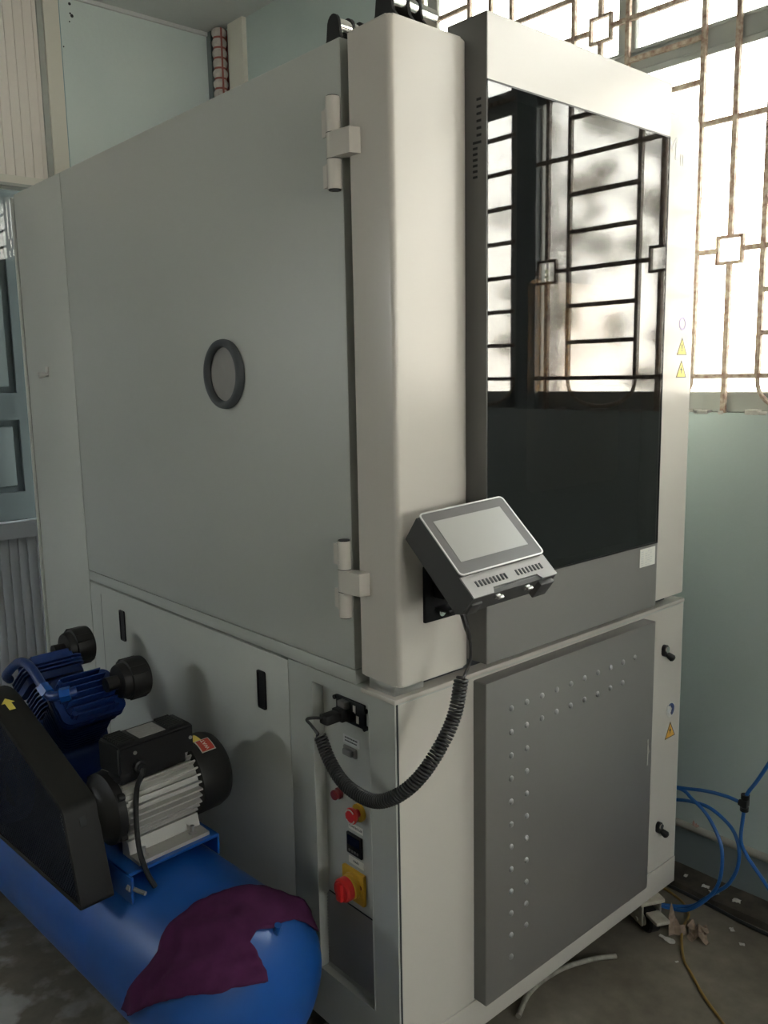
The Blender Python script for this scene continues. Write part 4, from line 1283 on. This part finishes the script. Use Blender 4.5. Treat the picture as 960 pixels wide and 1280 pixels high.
yel = [(1.16, .16), (1.16, .0748), (1.155, .043), (1.135, -.0042), (1.0969, -.0425), (1.0323, -.0613), (.9786, -.0867), (.9098, -.1323), (.8729, -.1754), (.8224, -.2353), (.7696, -.3142), (.726, -.3748), (.69, -.48)]
bm = BM(); add_tube(bm, catmull([(a, b, .004) for a, b in yel], 6), .0038, 8)
o = finish(bm, 'floor_cable', M_YCAB); tag(o, 'thin yellow-brown cable trailing across floor past the caster', 'cable')
bm = BM(); add_tube(bm, catmull([(.395, .015, .007), (.4438, .0408, .007), (.5262, .0695, .007), (.6377, .0662, .007), (.7323, .0329, .007), (.7894, -.0033, .007)], 8)[6:], .0068, 12)
o = finish(bm, 'plastic_tube', M_TUBE); tag(o, 'short curved length of dirty white tube on floor in front of chamber', 'tube')
# black wire along the kerb
bm = BM(); add_tube(bm, catmull([(1.172, .5, .006), (1.176, .2, .006), (1.180, .05, .007), (1.178, -.08, .006), (1.17, -.2, .006), (1.175, -.5, .006), (1.17, -1.0, .006)], 8), .005, 8)
o = finish(bm, 'floor_wire', M_CABLE); tag(o, 'black wire lying along the dirty mortar kerb at the wall foot', 'wire')
# crumpled paper
def crumple(name, loc_, size, mat, label, cat, seed, group=None, h=.5):
    rnd = random.Random(seed); bm = BM(); n = 7; g = []
    for i in range(n):
        for j in range(n):
            u_, v_ = i/(n-1)-.5, j/(n-1)-.5
            z = abs(noise.noise(Vector((u_*3.1+seed, v_*3.1, seed*1.7))))*size*h*2+size*.02
            g.append(bm.verts.new((u_*size*(1+rnd.uniform(-.15, .15)), v_*size*.7*(1+rnd.uniform(-.2, .2)), z)))
    for i in range(n-1):
        for j in range(n-1): bm.faces.new((g[i*n+j], g[(i+1)*n+j], g[(i+1)*n+j+1], g[i*n+j+1]))
    mz_ = min(v.co.z for v in bm.verts)
    for v in bm.verts: v.co.z -= mz_-.0008
    r = bmesh.ops.extrude_face_region(bm, geom=list(bm.faces))
    for v in [e for e in r['geom'] if isinstance(e, bmesh.types.BMVert)]: v.co.z += .0010
    o = finish(bm, name, mat, None, smooth=False); o.location = loc_; o.rotation_euler = (0, 0, rnd.uniform(0, 3))
    return tag(o, label, cat, group)
crumple('crumpled_paper', (1.035, -.105, 0), .075, M_PAPER, 'crumpled brown paper lying low beside the yellow cable', 'paper', 5, h=.22)
# upright torn piece
bm = BM(); g = [(-.024, 0, 0), (-.008, .004, .0), (.012, -.004, .0), (.030, .002, 0), (.022, .006, .026), (.008, .000, .030), (-.004, .010, .052), (-.018, .004, .098), (-.026, .000, .060)]
f = [bm.verts.new(v) for v in g]; bm.faces.new((f[0], f[1], f[6], f[7], f[8])); bm.faces.new((f[1], f[2], f[5], f[6])); bm.faces.new((f[2], f[3], f[4], f[5]))
o = finish(bm, 'torn_paper', M_PAPER, None, smooth=False); o.location = (.995, -.063, 0.0005); o.rotation_euler = (0, 0, R(-38))
s = o.modifiers.new('thick', 'SOLIDIFY'); s.thickness = .002
tag(o, 'stiff torn brown paper standing upright beside the caster', 'paper')
bm = BM(); add_prism(bm, [(.012*math.cos(R(a))*(1.0 if math.sin(R(a)) < 0 else .8), .017*math.sin(R(a))) for a in range(0, 360, 20)], 'z', 0, .002); add_box(bm, -.004, .004, .012, .030, 0, .003)
o = finish(bm, 'plastic_chip', M_SCRAP, None); o.location = (.958, -.062, .0005); tag(o, 'rounded white plastic chip on floor in front of the caster', 'scrap')
chips = [((1.245, .10, .026), .018, 'small white paper scrap on the kerb nearest the chamber'), ((1.235, .045, .025), .014, 'tiny white scrap on the kerb, second from the chamber'),
         ((1.225, -.025, .025), .020, 'folded white scrap on the kerb behind the hose loop'), ((1.215, -.058, .024), .026, 'largest white scrap on the kerb, at the hose loop'),
         ((1.225, -.12, .024), .022, 'white scrap on the kerb right of the hose loop'), ((1.125, -.157, .0), .016, 'flat round white scrap on floor before the kerb'),
         ((1.085, -.205, .0), .014, 'small white scrap on floor nearest the right edge'), ((.8925, -.1216, 0), .009, 'tiny white crumb on floor left of the yellow cable')]
for k, (p, s, l) in enumerate(chips):
    crumple('paper_scrap', p, s, M_SCRAP, l, 'scrap', 20+k, group='paper scraps along the kerb and floor', h=.16)
crumple('pink_paper', (XW-.006, .0375, .177), .024, M_PINK, 'crumpled pinkish paper on the cream wall ledge', 'paper', 41, h=.5)
